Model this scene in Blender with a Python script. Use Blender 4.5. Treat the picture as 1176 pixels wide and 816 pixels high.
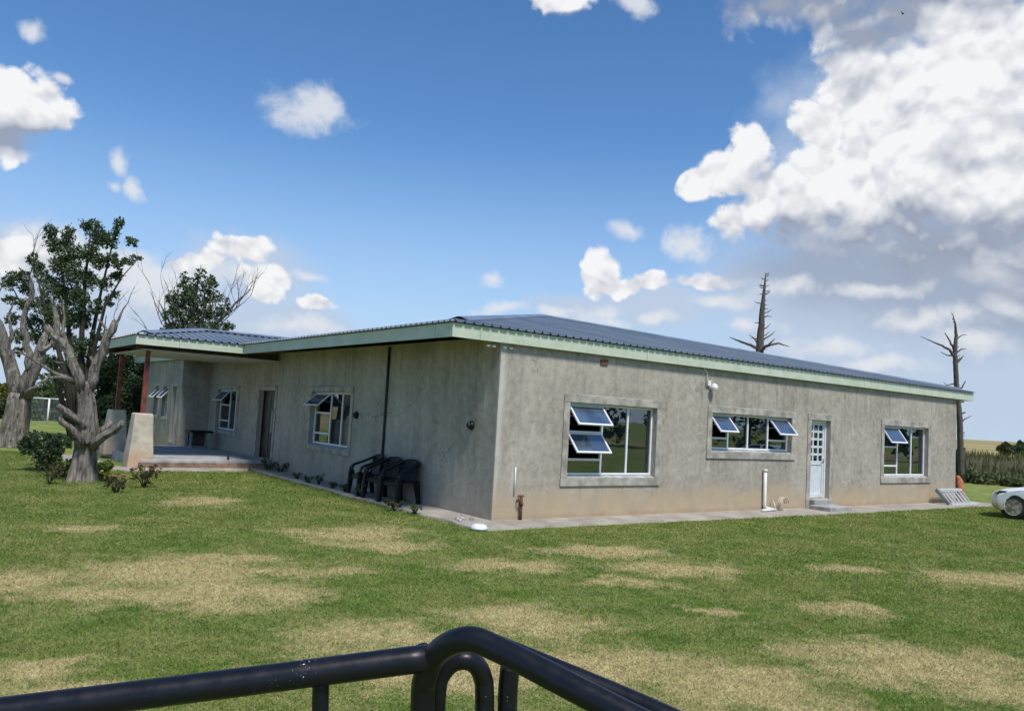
import bpy, bmesh, math, random
import numpy as np
from mathutils import Vector, Matrix

for o in list(bpy.data.objects): bpy.data.objects.remove(o)
SC = bpy.context.scene
COL = SC.collection
rnd = random.Random(7)
R_ = math.radians

# ------------------------------------------------------------------ camera
CAM = Vector((-8.365, -11.5275, 1.9))
FPX = 917.77                                    # focal length in photo pixels (1176 wide)
_th, _pi, _ro = R_(53.4) - 0.0029, 0.075, 0.0568
_F = Vector((math.cos(_th), math.sin(_th), 0)); _R = Vector((math.sin(_th), -math.cos(_th), 0)); _U = Vector((0, 0, 1))
CF = _F*math.cos(_pi) + _U*math.sin(_pi); _U2 = _U*math.cos(_pi) - _F*math.sin(_pi)
CR = _R*math.cos(_ro) + _U2*math.sin(_ro); CU = _U2*math.cos(_ro) - _R*math.sin(_ro)
cd = bpy.data.cameras.new('camera'); cam = bpy.data.objects.new('camera', cd); COL.objects.link(cam)
cd.sensor_fit = 'HORIZONTAL'; cd.sensor_width = 36; cd.lens = 36*FPX/1176
cd.clip_start = 0.05; cd.clip_end = 6000
m = Matrix((CR, CU, -CF)).transposed().to_4x4(); m.translation = CAM; cam.matrix_world = m
SC.camera = cam
def spot(x, y, d):
    """place surveyed from the photograph: pixel + distance along the view"""
    return CAM + (CF + CR*((x-588)/FPX) - CU*((y-408)/FPX))*d
def ground(x, y, z=0.0):
    v = CF + CR*((x-588)/FPX) - CU*((y-408)/FPX)
    return CAM + v*((z-CAM.z)/v.z)

# ------------------------------------------------------------------ node helper
class NT:
    def __init__(s, tree): s.t = tree; s.n = tree.nodes; s.l = tree.links
    def new(s, typ, **kw):
        n = s.n.new(typ)
        for k, v in kw.items(): setattr(n, k, v)
        return n
    def put(s, sock, v):
        if isinstance(v, bpy.types.NodeSocket): s.l.new(v, sock)
        elif v is not None:
            try: sock.default_value = v
            except Exception: sock.default_value = tuple(v)[:3]
    def math(s, op, a, b=None, c=None, clamp=False):
        n = s.new('ShaderNodeMath', operation=op, use_clamp=clamp)
        for i, v in enumerate((a, b, c)): s.put(n.inputs[i], v)
        return n.outputs[0]
    def vec(s, op, a, b=None, c=None):
        n = s.new('ShaderNodeVectorMath', operation=op)
        for i, v in enumerate((a, b, c)):
            if v is not None: s.put(n.inputs[i], v)
        return n.outputs['Value'] if op in ('LENGTH', 'DOT_PRODUCT', 'DISTANCE') else n.outputs[0]
    def noise(s, vec, scale, detail=4, rough=.55, dist=0):
        n = s.new('ShaderNodeTexNoise'); s.put(n.inputs['Vector'], vec)
        n.inputs['Scale'].default_value = scale; n.inputs['Detail'].default_value = detail
        n.inputs['Roughness'].default_value = rough; n.inputs['Distortion'].default_value = dist
        return n.outputs['Fac']
    def ramp(s, f, a, b, smooth=True, lo=0., hi=1.):
        n = s.new('ShaderNodeMapRange', interpolation_type='SMOOTHSTEP' if smooth else 'LINEAR'); n.clamp = True
        s.put(n.inputs[0], f); s.put(n.inputs[1], a); s.put(n.inputs[2], b); s.put(n.inputs[3], lo); s.put(n.inputs[4], hi)
        return n.outputs[0]
    def mix(s, f, a, b, typ='MIX'):
        n = s.new('ShaderNodeMix', data_type='RGBA', blend_type=typ)
        s.put(n.inputs[0], f)
        for i, v in ((6, a), (7, b)):
            if isinstance(v, (tuple, list)): v = tuple(v) + (1,)*(4-len(v))
            s.put(n.inputs[i], v)
        return n.outputs[2]
    def pos(s): return s.new('ShaderNodeNewGeometry').outputs['Position']
    def obj(s): return s.new('ShaderNodeTexCoord').outputs['Object']
    def xyz(s, v):
        n = s.new('ShaderNodeSeparateXYZ'); s.put(n.inputs[0], v); return n.outputs
    def comb(s, x, y, z):
        n = s.new('ShaderNodeCombineXYZ')
        for i, v in enumerate((x, y, z)): s.put(n.inputs[i], v)
        return n.outputs[0]
    def bump(s, h, strength=.3, dist=.01):
        n = s.new('ShaderNodeBump'); n.inputs['Strength'].default_value = strength; n.inputs['Distance'].default_value = dist
        s.put(n.inputs['Height'], h); return n.outputs[0]

# ------------------------------------------------------------------ sky, sun, exposure
SUN_AZ, SUN_EL = R_(187), R_(58)                # azimuth from +Y towards +X
w = bpy.data.worlds.new('World'); SC.world = w; w.use_nodes = True
T = NT(w.node_tree); T.n.clear()
sky = T.new('ShaderNodeTexSky', sky_type='NISHITA'); sky.sun_disc = False
sky.sun_elevation = SUN_EL; sky.sun_rotation = SUN_AZ; sky.altitude = 1500; sky.air_density = 1.0; sky.dust_density = .6; sky.ozone_density = 1.6
SKY_STR, CLOUD = .093, .55
w.cycles.sampling_method = 'MANUAL'; w.cycles.sample_map_resolution = 256
dirv = T.vec('NORMALIZE', T.new('ShaderNodeTexCoord').outputs['Generated'])
dx, dy, dz = T.xyz(dirv)
az = T.math('ARCTAN2', dx, dy); el = T.math('ARCSINE', dz)
wob = T.new('ShaderNodeTexNoise'); T.put(wob.inputs['Vector'], dirv); wob.inputs['Scale'].default_value = 11; wob.inputs['Detail'].default_value = 4
uv = T.comb(az, el, 0.)
uvw = T.vec('ADD', uv, T.vec('MULTIPLY', T.vec('SUBTRACT', wob.outputs['Color'], (.5, .5, .5)), (.07, .05, 0.)))
def azel(px, py):
    d = (CF + CR*((px-588)/FPX) - CU*((py-408)/FPX)); d.normalize()
    return math.atan2(d.x, d.y), math.asin(d.z), d
def blobs(lst, coord, k=.35):
    """smallest scaled distance to a set of cloud lobes (bearing, elevation, size)"""
    best = None
    for (px, py, rx, ry) in lst:
        a, e, d = azel(px, py); c = d.dot(CF)
        ra = rx/FPX*c/math.cos(e); re = ry/FPX*c
        L = T.vec('LENGTH', T.vec('MULTIPLY_ADD', coord, (1/ra, 1/re, 0.), (-a/ra, -e/re, 0.)))
        best = L if best is None else T.math('SMOOTH_MIN', best, L, k)
    return T.math('SUBTRACT', 1.0, best)
CUMULUS = [(862,162,30,30),(842,200,46,34),(800,218,30,20),(905,225,64,44),(870,248,66,26),(960,215,90,62),(945,150,34,46),(985,110,70,50),(1015,165,60,60),(1065,120,80,70),
 (1120,70,90,80),(1176,130,110,120),(1110,220,120,90),(1220,40,130,110),(1030,85,70,40),(1180,240,90,100),(930,262,60,30),
 (1000,262,120,44),(1100,290,140,50),(1230,300,120,90),(1000,40,80,36),(890,6,66,34),(940,6,100,40),(1040,15,120,60),(965,75,40,20),
 (692,312,20,34),(705,330,34,14),(748,324,30,15),(812,320,56,14),(640,-6,50,26),
 (36,130,46,42),(-5,150,60,40),(-40,110,80,70),
 (290,288,36,20),(308,325,40,22),(220,300,40,16),(362,350,28,13),(20,300,50,30),
 (-200,200,120,70),(-330,300,200,60),(1420,150,150,160),(1500,330,220,70)]
GREY = [(960,-6,150,42),(870,-8,80,30),(1010,282,150,36),(1110,285,140,44),(940,272,70,22),(1180,268,80,40),(1010,306,160,44),(1005,34,60,22),(1220,340,150,46),(60,172,80,16),(640,24,36,10)]
VEIL = [(1000,325,210,90),(1100,350,220,100),(930,380,150,50),(985,112,92,84),(950,205,80,70),(1000,200,140,110),(1100,160,160,160),(1200,420,220,80),(1050,430,270,50),(880,330,90,50),(770,350,100,34),(680,355,80,22),
 (100,330,170,60),(220,365,190,50),(40,390,190,80),(350,372,70,26),(280,315,90,44),(1176,300,140,110),(1350,400,220,100),(-200,380,250,90)]
PUFF = [(355,125,56,34),(362,118,40,30),(1060,368,80,18),(1150,318,54,26),(960,398,60,16),(1120,395,70,16),(1000,335,70,11),(862,374,40,12),(1165,350,48,14),(760,364,34,9),(700,372,40,9),(1010,420,60,12),
 (45,40,20,13),(62,88,18,9),(150,190,14,20),(160,216,18,18),(135,212,12,10),(357,318,26,9),(563,325,16,12),(785,280,40,20),(720,272,22,14),(572,358,44,12),(690,364,36,16),(640,362,28,10),(722,4,28,20),
 (120,300,90,30),(200,320,90,40),(60,280,80,24),(330,375,70,16),(830,345,40,12),(905,330,34,16)]
GVEIL = [(1060,318,210,60),(1180,345,180,64),(930,300,100,36),(1150,270,120,40),(960,20,120,50)]
wof = T.vec('MULTIPLY', T.vec('SUBTRACT', wob.outputs['Color'], (.5,.5,.5)), (.06,.06,.06))
dn = T.vec('ADD', dirv, wof)
n_a = T.noise(dn, 26, 7, .58)
n_l = T.noise(dirv, 9, 3, .5)
n_r0 = T.noise(dn, 17, 4, .52); n_r1 = T.noise(T.vec('ADD', dn, (-.009, -.004, .017)), 17, 4, .52)
n_m = T.noise(T.vec('ADD', dirv, (-.02, -.01, .035)), 9, 3, .5)
def lumps(v):
    n = T.new('ShaderNodeTexVoronoi', feature='F1'); T.put(n.inputs['Vector'], v); n.inputs['Scale'].default_value = 30; n.inputs['Detail'].default_value = 1.6; n.inputs['Roughness'].default_value = .55
    return n.outputs['Distance']
dl = T.vec('ADD', dirv, T.vec('MULTIPLY', wof, (.5,.5,.5)))
v0 = lumps(dl); v1 = lumps(T.vec('ADD', dl, (-.005, -.003, .010)))
mask = T.math('MULTIPLY', blobs(CUMULUS, uvw, .45), 1.55)
dens = T.math('ADD', T.math('ADD', mask, T.math('MULTIPLY', T.math('SUBTRACT', n_a, .5), 1.7)), T.math('ADD', T.math('MULTIPLY', T.math('SUBTRACT', n_l, .5), .5), T.math('MULTIPLY', T.math('SUBTRACT', .80, v0), .62)))
grey = T.ramp(T.math('ADD', blobs(GREY, uvw), T.math('MULTIPLY', T.math('SUBTRACT', n_l, .5), 1.0)), -.55, .75)
a_c = T.ramp(dens, .0, T.math('ADD', .44, T.math('MULTIPLY', grey, 1.1)))
relief = T.math('ADD', T.math('MULTIPLY', T.math('SUBTRACT', n_r0, n_r1), 1.15), T.math('MULTIPLY', T.math('SUBTRACT', n_l, n_m), 1.5))
relief = T.math('ADD', relief, T.math('MULTIPLY', T.math('SUBTRACT', v1, v0), .55))
lit = T.math('ADD', T.math('ADD', .84, relief), T.math('MULTIPLY', T.math('SUBTRACT', n_a, .5), .35))
lit = T.math('SUBTRACT', lit, T.math('MULTIPLY', grey, .88), clamp=True)
c_col = T.mix(T.ramp(lit, .05, .95, False), tuple(v*CLOUD for v in (.34,.39,.50)), tuple(v*CLOUD for v in (.96,.965,.985)))
veil = T.math('ADD', blobs(VEIL, uvw, .5), T.math('MULTIPLY', T.math('SUBTRACT', n_l, .5), 1.0))
a_v = T.ramp(T.math('ADD', veil, T.math('MULTIPLY', T.math('SUBTRACT', n_a, .5), .5)), -.22, .62, True, 0., .90)
gv = T.ramp(T.math('ADD', blobs(GVEIL, uvw, .5), T.math('MULTIPLY', T.math('SUBTRACT', n_l, .5), .8)), -.3, .7)
v_col = T.mix(gv, tuple(v*CLOUD for v in (.54,.64,.80)), tuple(v*CLOUD for v in (.37,.43,.55)))
puff = T.math('ADD', blobs(PUFF, uvw), T.math('MULTIPLY', T.math('SUBTRACT', n_a, .5), 2.0))
a_p = T.ramp(puff, -.05, .95, True, 0., .85)
hz = T.ramp(el, -.02, .36, True, .90, 0.)       # pale air near the horizon
hsv = T.new('ShaderNodeHueSaturation'); hsv.inputs['Saturation'].default_value = 1.22; T.put(hsv.inputs['Color'], sky.outputs[0])
base = T.vec('SCALE', hsv.outputs[0]); base.node.inputs['Scale'].default_value = SKY_STR
base = T.mix(hz, base, tuple(v*CLOUD for v in (.47,.62,.84)))
c = T.mix(a_v, base, v_col)
c = T.mix(a_p, c, tuple(v*CLOUD for v in (.82,.84,.88)))
c = T.mix(a_c, c, c_col)
bg = T.new('ShaderNodeBackground'); T.put(bg.inputs[0], c); bg.inputs[1].default_value = 1.0
T.l.new(bg.outputs[0], T.new('ShaderNodeOutputWorld').inputs[0])

sl = bpy.data.lights.new('sun', 'SUN'); sl.energy = 2.4; sl.angle = R_(12); sl.color = (1, .95, .87)
so = bpy.data.objects.new('sun', sl); COL.objects.link(so)
sd = Vector((math.sin(SUN_AZ)*math.cos(SUN_EL), math.cos(SUN_AZ)*math.cos(SUN_EL), math.sin(SUN_EL)))
so.rotation_euler = sd.to_track_quat('Z', 'Y').to_euler(); so.location = (0, -20, 30)
vs = SC.view_settings; vs.view_transform = 'Standard'; vs.look = 'None'; vs.exposure = 0.8; vs.gamma = 1; vs.use_curve_mapping = False

# ------------------------------------------------------------------ materials
MATS = {}
def mat(name, col, rough=.8, metal=0., var=.15, scale=6., bump=0., bscale=40., coat=0., col2=None, spec=None):
    if name in MATS: return MATS[name]
    m = bpy.data.materials.new(name); m.use_nodes = True; MATS[name] = m
    t = NT(m.node_tree); b = t.n['Principled BSDF']
    p = t.obj(); n = t.noise(p, scale, 6, .6)
    c2 = col2 or tuple(min(1, c*(1-var*1.6)) for c in col)
    c1 = col if col2 else tuple(min(1, c*(1+var)) for c in col)
    t.put(b.inputs['Base Color'], t.mix(t.ramp(n, .3, .7), c1, c2))
    b.inputs['Roughness'].default_value = rough; b.inputs['Metallic'].default_value = metal; b.inputs['Coat Weight'].default_value = coat
    if spec is not None: b.inputs['Specular IOR Level'].default_value = spec
    if bump: t.put(b.inputs['Normal'], t.bump(t.noise(p, bscale, 5, .6), bump, .01))
    return m
SILLS = {'plaster_front': [(1.5,4.3,.63),(5.7,9.0,1.2),(13.0,15.9,.63)], 'plaster_side': [(5.75,8.4,.70),(13.95,16.35,.70)]}
def plaster(name, dust_or_sheen, streak):
    m = bpy.data.materials.new(name); m.use_nodes = True; MATS[name] = m
    t = NT(m.node_tree); b = t.n['Principled BSDF']; p = t.pos(); x, y, z = t.xyz(p)
    big = t.noise(p, .9, 6, .6); fine = t.noise(p, 7, 8, .68)
    st = t.noise(t.vec('MULTIPLY', p, (3.2, 3.2, .28)), 1.0, 6, .62, .2)
    f = t.math('ADD', t.math('MULTIPLY', big, .55), t.math('ADD', t.math('MULTIPLY', st, streak), t.math('MULTIPLY', fine, .85-streak)))
    c = t.mix(t.ramp(f, .48, .92, False), (.225,.200,.164), (.50,.457,.387))
    # pale lime runs
    run = t.ramp(t.noise(t.vec('MULTIPLY', p, (2.3, 2.3, .22)), 1.7, 5, .6), .60, .74)
    run = t.math('MULTIPLY', run, t.ramp(t.noise(p, 1.6, 3), .42, .62))
    c = t.mix(t.math('MULTIPLY', run, .55), c, (.56,.56,.53))
    # darker damp drips below the eaves
    drip = t.math('MULTIPLY', t.ramp(t.noise(t.vec('MULTIPLY', p, (5, 5, .2)), 1.3, 4, .6), .52, .7), t.ramp(z, 1.5, 3.0))
    c = t.mix(t.math('MULTIPLY', drip, .30), c, (.075,.073,.068))
    # pale corner bead
    bead = t.math('MULTIPLY', t.ramp(x, .03, .20, True, 1, 0), t.ramp(y, .02, .05, True, 1, 0))
    c = t.mix(t.math('MULTIPLY', bead, t.ramp(st, .35, .6, True, .2, .8)), c, (.56,.55,.50))
    # drips below the window sills and hairline cracks
    for (a_, b_, zs) in SILLS.get(name, []):
        inx = t.math('MULTIPLY', t.ramp(x if name == 'plaster_front' else y, a_, a_+.12), t.ramp(x if name == 'plaster_front' else y, b_-.12, b_, True, 1, 0))
        below = t.math('MULTIPLY', t.ramp(z, zs-.75, zs, True, 0, 1), t.math('LESS_THAN', z, zs))
        sd_ = t.ramp(t.noise(t.vec('MULTIPLY', p, (9, 9, .25)), 1., 4, .6), .50, .68)
        c = t.mix(t.math('MULTIPLY', t.math('MULTIPLY', inx, below), t.math('MULTIPLY', sd_, .40)), c, (.10,.093,.08))
    vc = t.new('ShaderNodeTexVoronoi', feature='DISTANCE_TO_EDGE'); wv = t.new('ShaderNodeTexNoise'); t.put(wv.inputs['Vector'], p); wv.inputs['Scale'].default_value = 2.2; wv.inputs['Detail'].default_value = 7
    t.put(vc.inputs['Vector'], t.vec('ADD', p, t.vec('MULTIPLY', t.vec('SUBTRACT', wv.outputs['Color'], (.5,.5,.5)), (1.1,1.1,1.1)))); vc.inputs['Scale'].default_value = .55
    crk = t.math('MULTIPLY', t.ramp(vc.outputs['Distance'], .0, .009, False, 1, 0), t.ramp(t.noise(p, .8, 2), .48, .60))
    c = t.mix(t.math('MULTIPLY', crk, .55), c, (.07,.065,.058))
    # splashed earth at the foot
    edge = t.math('ADD', z, t.math('MULTIPLY', t.math('SUBTRACT', t.noise(t.vec('MULTIPLY', p, (.7,.7,1.6)), 1.3, 6, .65), .5), 1.1))
    sp = t.ramp(edge, .25, .80, True, dust_or_sheen, 0.)
    c = t.mix(sp, c, t.mix(t.noise(p, 3.5, 6), (.50,.40,.27), (.36,.285,.19)))
    low = t.ramp(t.math('ADD', z, t.math('MULTIPLY', t.noise(p, 4, 5), .25)), .12, .30, True, .55*dust_or_sheen, 0.)
    c = t.mix(low, c, (.33,.20,.12))
    t.put(b.inputs['Base Color'], c); b.inputs['Roughness'].default_value = .93; b.inputs['Specular IOR Level'].default_value = .2
    t.put(b.inputs['Normal'], t.bump(t.math('ADD', t.noise(p, 26, 7, .7), t.math('MULTIPLY', t.noise(p, 3, 3), 2.2)), .35, .012))
    return m
M_front = plaster('plaster_front', .95, .16); M_side = plaster('plaster_side', .32, .34)
M_band = mat('plaster_band', (.375,.35,.305), .92, var=.24, scale=3.5, bump=.3, bscale=30)
M_sill = mat('sill_cement', (.42,.42,.40), .85, var=.2, scale=5, bump=.2)
M_white = mat('white_aluminium', (.74,.76,.77), .38, var=.04, spec=.5)
M_door = mat('door_white', (.60,.64,.67), .42, var=.06)
M_wood = mat('door_brown', (.030,.017,.015), .45, var=.35, scale=5)
M_pull = mat('pull_plate', (.16,.135,.125), .35, var=.1)
M_black = mat('black_plastic', (.007,.008,.010), .48, var=.3, scale=12, spec=.3)
M_blackp = mat('black_pipe', (.018,.018,.018), .6)
M_red = mat('red_oxide', (.20,.040,.026), .6, var=.35, scale=9)
M_conc = mat('concrete_slab', (.36,.365,.37), .8, var=.2, scale=2.5, bump=.2)
M_step = mat('concrete_step', (.36,.355,.34), .85, var=.2, scale=5, bump=.25)
M_ceil = mat('porch_ceiling', (.46,.45,.40), .8, var=.08, scale=2)
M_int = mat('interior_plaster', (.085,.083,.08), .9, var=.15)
M_timber = mat('rafter_timber', (.10,.07,.05), .85, var=.3, scale=8)
M_rust = mat('rust_brown', (.13,.055,.035), .85, var=.3)
M_pvc = mat('pvc_white', (.72,.71,.66), .45, var=.08)
M_alu = mat('aluminium', (.58,.59,.60), .38, .85, var=.15, scale=10)
def _fascia():
    m = bpy.data.materials.new('fascia_green'); m.use_nodes = True; t = NT(m.node_tree); b = t.n['Principled BSDF']; p = t.pos(); x, y, z = t.xyz(p)
    c = t.mix(t.ramp(t.noise(p, 3, 6, .6), .3, .7), (.44,.51,.375), (.54,.58,.475))
    c = t.mix(t.math('MULTIPLY', t.ramp(t.noise(t.vec('MULTIPLY', p, (2.5,2.5,9)), 1., 6, .65), .52, .74), .55), c, (.64,.64,.56))
    c = t.mix(t.math('MULTIPLY', t.ramp(t.noise(p, 11, 5, .7), .60, .72), .5), c, (.22,.23,.17))
    j = t.math('LESS_THAN', t.math('FRACT', t.math('DIVIDE', t.math('ADD', t.math('ADD', x, y), 50.7), 4.17)), .0022)
    c = t.mix(t.math('MULTIPLY', j, .8), c, (.05,.06,.04))
    t.put(b.inputs['Base Color'], c); b.inputs['Roughness'].default_value = .6
    t.put(b.inputs['Normal'], t.bump(t.noise(t.vec('MULTIPLY', p, (1,1,14)), 3., 4), .15, .01)); return m
M_green = _fascia()
def _pillar():
    m = bpy.data.materials.new('pillar_stone'); m.use_nodes = True; t = NT(m.node_tree); b = t.n['Principled BSDF']; p = t.pos(); x, y, z = t.xyz(p)
    c = t.mix(t.ramp(t.noise(p, 3.5, 7, .65), .3, .7), (.55,.50,.40), (.40,.355,.275))
    e = t.math('ADD', z, t.math('MULTIPLY', t.math('SUBTRACT', t.noise(p, 2.6, 5), .5), .9))
    c = t.mix(t.ramp(e, .15, .65, True, .7, 0.), c, (.46,.29,.17))
    c = t.mix(t.ramp(t.noise(p, 7, 4), .62, .72, True, 0, .5), c, (.18,.17,.15))
    t.put(b.inputs['Base Color'], c); b.inputs['Roughness'].default_value = .93
    t.put(b.inputs['Normal'], t.bump(t.noise(p, 22, 6, .65), .4, .012)); return m
M_pillar = _pillar()
def _roof():
    m = bpy.data.materials.new('roof_sheet'); m.use_nodes = True; t = NT(m.node_tree); b = t.n['Principled BSDF']; p = t.pos()
    x_, y_, z_ = t.xyz(p); wn = t.new('ShaderNodeTexWhiteNoise', noise_dimensions='1D'); t.put(wn.inputs['W'], t.math('FLOOR', t.math('MULTIPLY', x_, 1.316)))
    n = t.math('ADD', t.math('MULTIPLY', t.noise(p, .8, 5, .6), .8), t.math('MULTIPLY', wn.outputs['Value'], .2)); c = t.mix(t.ramp(n, .3, .7), (.145,.180,.225), (.21,.245,.29))
    c = t.mix(t.ramp(t.noise(p, 9, 6, .7), .55, .8, True, 0, .35), c, (.25,.27,.29))
    t.put(b.inputs['Base Color'], c); t.put(b.inputs['Roughness'], t.ramp(n, .3, .7, True, .30, .46)); b.inputs['Specular IOR Level'].default_value = .5
    return m
M_roof = _roof()
def _glass(name, dust_or_sheen, ior):
    m = bpy.data.materials.new(name); m.use_nodes = True; t = NT(m.node_tree); t.n.clear()
    fr = t.new('ShaderNodeFresnel'); fr.inputs['IOR'].default_value = ior
    p = t.pos(); nrm = t.bump(t.noise(p, 1.6, 2), .02, .05); t.put(fr.inputs['Normal'], nrm)
    gl = t.new('ShaderNodeBsdfGlossy'); gl.inputs['Roughness'].default_value = .01; gl.inputs['Color'].default_value = (.92,.97,1,1); t.put(gl.inputs['Normal'], nrm)
    tr = t.new('ShaderNodeBsdfTransparent'); tr.inputs['Color'].default_value = (.38,.43,.45,1)
    mx = t.new('ShaderNodeMixShader'); t.put(mx.inputs[0], fr.outputs[0]); t.l.new(tr.outputs[0], mx.inputs[1]); t.l.new(gl.outputs[0], mx.inputs[2])
    df = t.new('ShaderNodeBsdfDiffuse'); df.inputs['Color'].default_value = (.36,.50,.74,1)     # blue diffuse layer: sky reflection painted into the glass, strongest on open sashes
    m2 = t.new('ShaderNodeMixShader'); t.put(m2.inputs[0], t.ramp(t.noise(p, 3, 5), .3, .7, True, dust_or_sheen*.6, dust_or_sheen*1.4)); t.l.new(mx.outputs[0], m2.inputs[1]); t.l.new(df.outputs[0], m2.inputs[2])
    t.l.new(m2.outputs[0], t.new('ShaderNodeOutputMaterial').inputs[0]); return m
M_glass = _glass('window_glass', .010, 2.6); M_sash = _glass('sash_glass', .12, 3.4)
def leafmat(name, c1, c2, c3=None, trans=.3):
    m = bpy.data.materials.new(name); m.use_nodes = True; t = NT(m.node_tree); t.n.clear()
    g = t.new('ShaderNodeNewGeometry'); r = g.outputs['Random Per Island']
    c = t.mix(r, c1, c2)
    c = t.mix(t.ramp(t.noise(g.outputs['Position'], 1.1, 3), .4, .65, True, 0, .7), c, c3 or tuple(v*.6 for v in c1))
    d = t.new('ShaderNodeBsdfPrincipled'); t.put(d.inputs['Base Color'], c); d.inputs['Roughness'].default_value = .6; d.inputs['Specular IOR Level'].default_value = .3
    tl = t.new('ShaderNodeBsdfTranslucent'); t.put(tl.inputs[0], t.mix(.5, c, (.12,.17,.02)))
    mx = t.new('ShaderNodeMixShader'); mx.inputs[0].default_value = trans; t.l.new(d.outputs[0], mx.inputs[1]); t.l.new(tl.outputs[0], mx.inputs[2])
    t.l.new(mx.outputs[0], t.new('ShaderNodeOutputMaterial').inputs[0]); return m
L_dark = leafmat('leaf_dark', (.058,.095,.042), (.105,.148,.062))
L_deep = leafmat('leaf_deep', (.036,.066,.034), (.070,.115,.052), trans=.2)
L_mid = leafmat('leaf_mid', (.070,.105,.036), (.11,.145,.048))
L_olive = leafmat('leaf_olive', (.070,.080,.030), (.11,.115,.05), (.05,.045,.02))
L_pale = leafmat('leaf_pale', (.10,.13,.055), (.16,.18,.085), (.09,.11,.05))
L_yel = leafmat('leaf_yellow', (.16,.17,.03), (.24,.21,.04))
L_fresh = leafmat('leaf_fresh', (.06,.12,.02), (.14,.19,.03))
L_rose = leafmat('leaf_rose', (.05,.07,.03), (.09,.08,.04), (.10,.055,.035))
M_petal = mat('petal_pink', (.33,.12,.115), .7, var=.3, scale=20)
M_petal2 = mat('petal_yellow', (.38,.32,.07), .7, var=.3, scale=20)
def barkmat(name, c1, c2):
    m = bpy.data.materials.new(name); m.use_nodes = True; t = NT(m.node_tree); b = t.n['Principled BSDF']; p = t.pos()
    f = t.noise(t.vec('MULTIPLY', p, (16, 16, 2.6)), 1., 8, .72, .5)
    c = t.mix(t.ramp(f, .32, .66), c1, c2)
    c = t.mix(t.ramp(t.noise(p, 5, 5), .58, .7, True, 0, .6), c, tuple(v*1.35 for v in c2))
    t.put(b.inputs['Base Color'], c); b.inputs['Roughness'].default_value = .95; b.inputs['Specular IOR Level'].default_value = .15
    t.put(b.inputs['Normal'], t.bump(f, 1., .07)); return m
B_grey = barkmat('bark_grey', (.048,.041,.035), (.33,.295,.255))
B_dead = barkmat('bark_dead', (.075,.062,.052), (.17,.145,.125))
B_dark = barkmat('bark_dark', (.03,.025,.02), (.08,.068,.055))
B_bare = barkmat('bark_bare', (.14,.12,.105), (.27,.24,.21))

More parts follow.
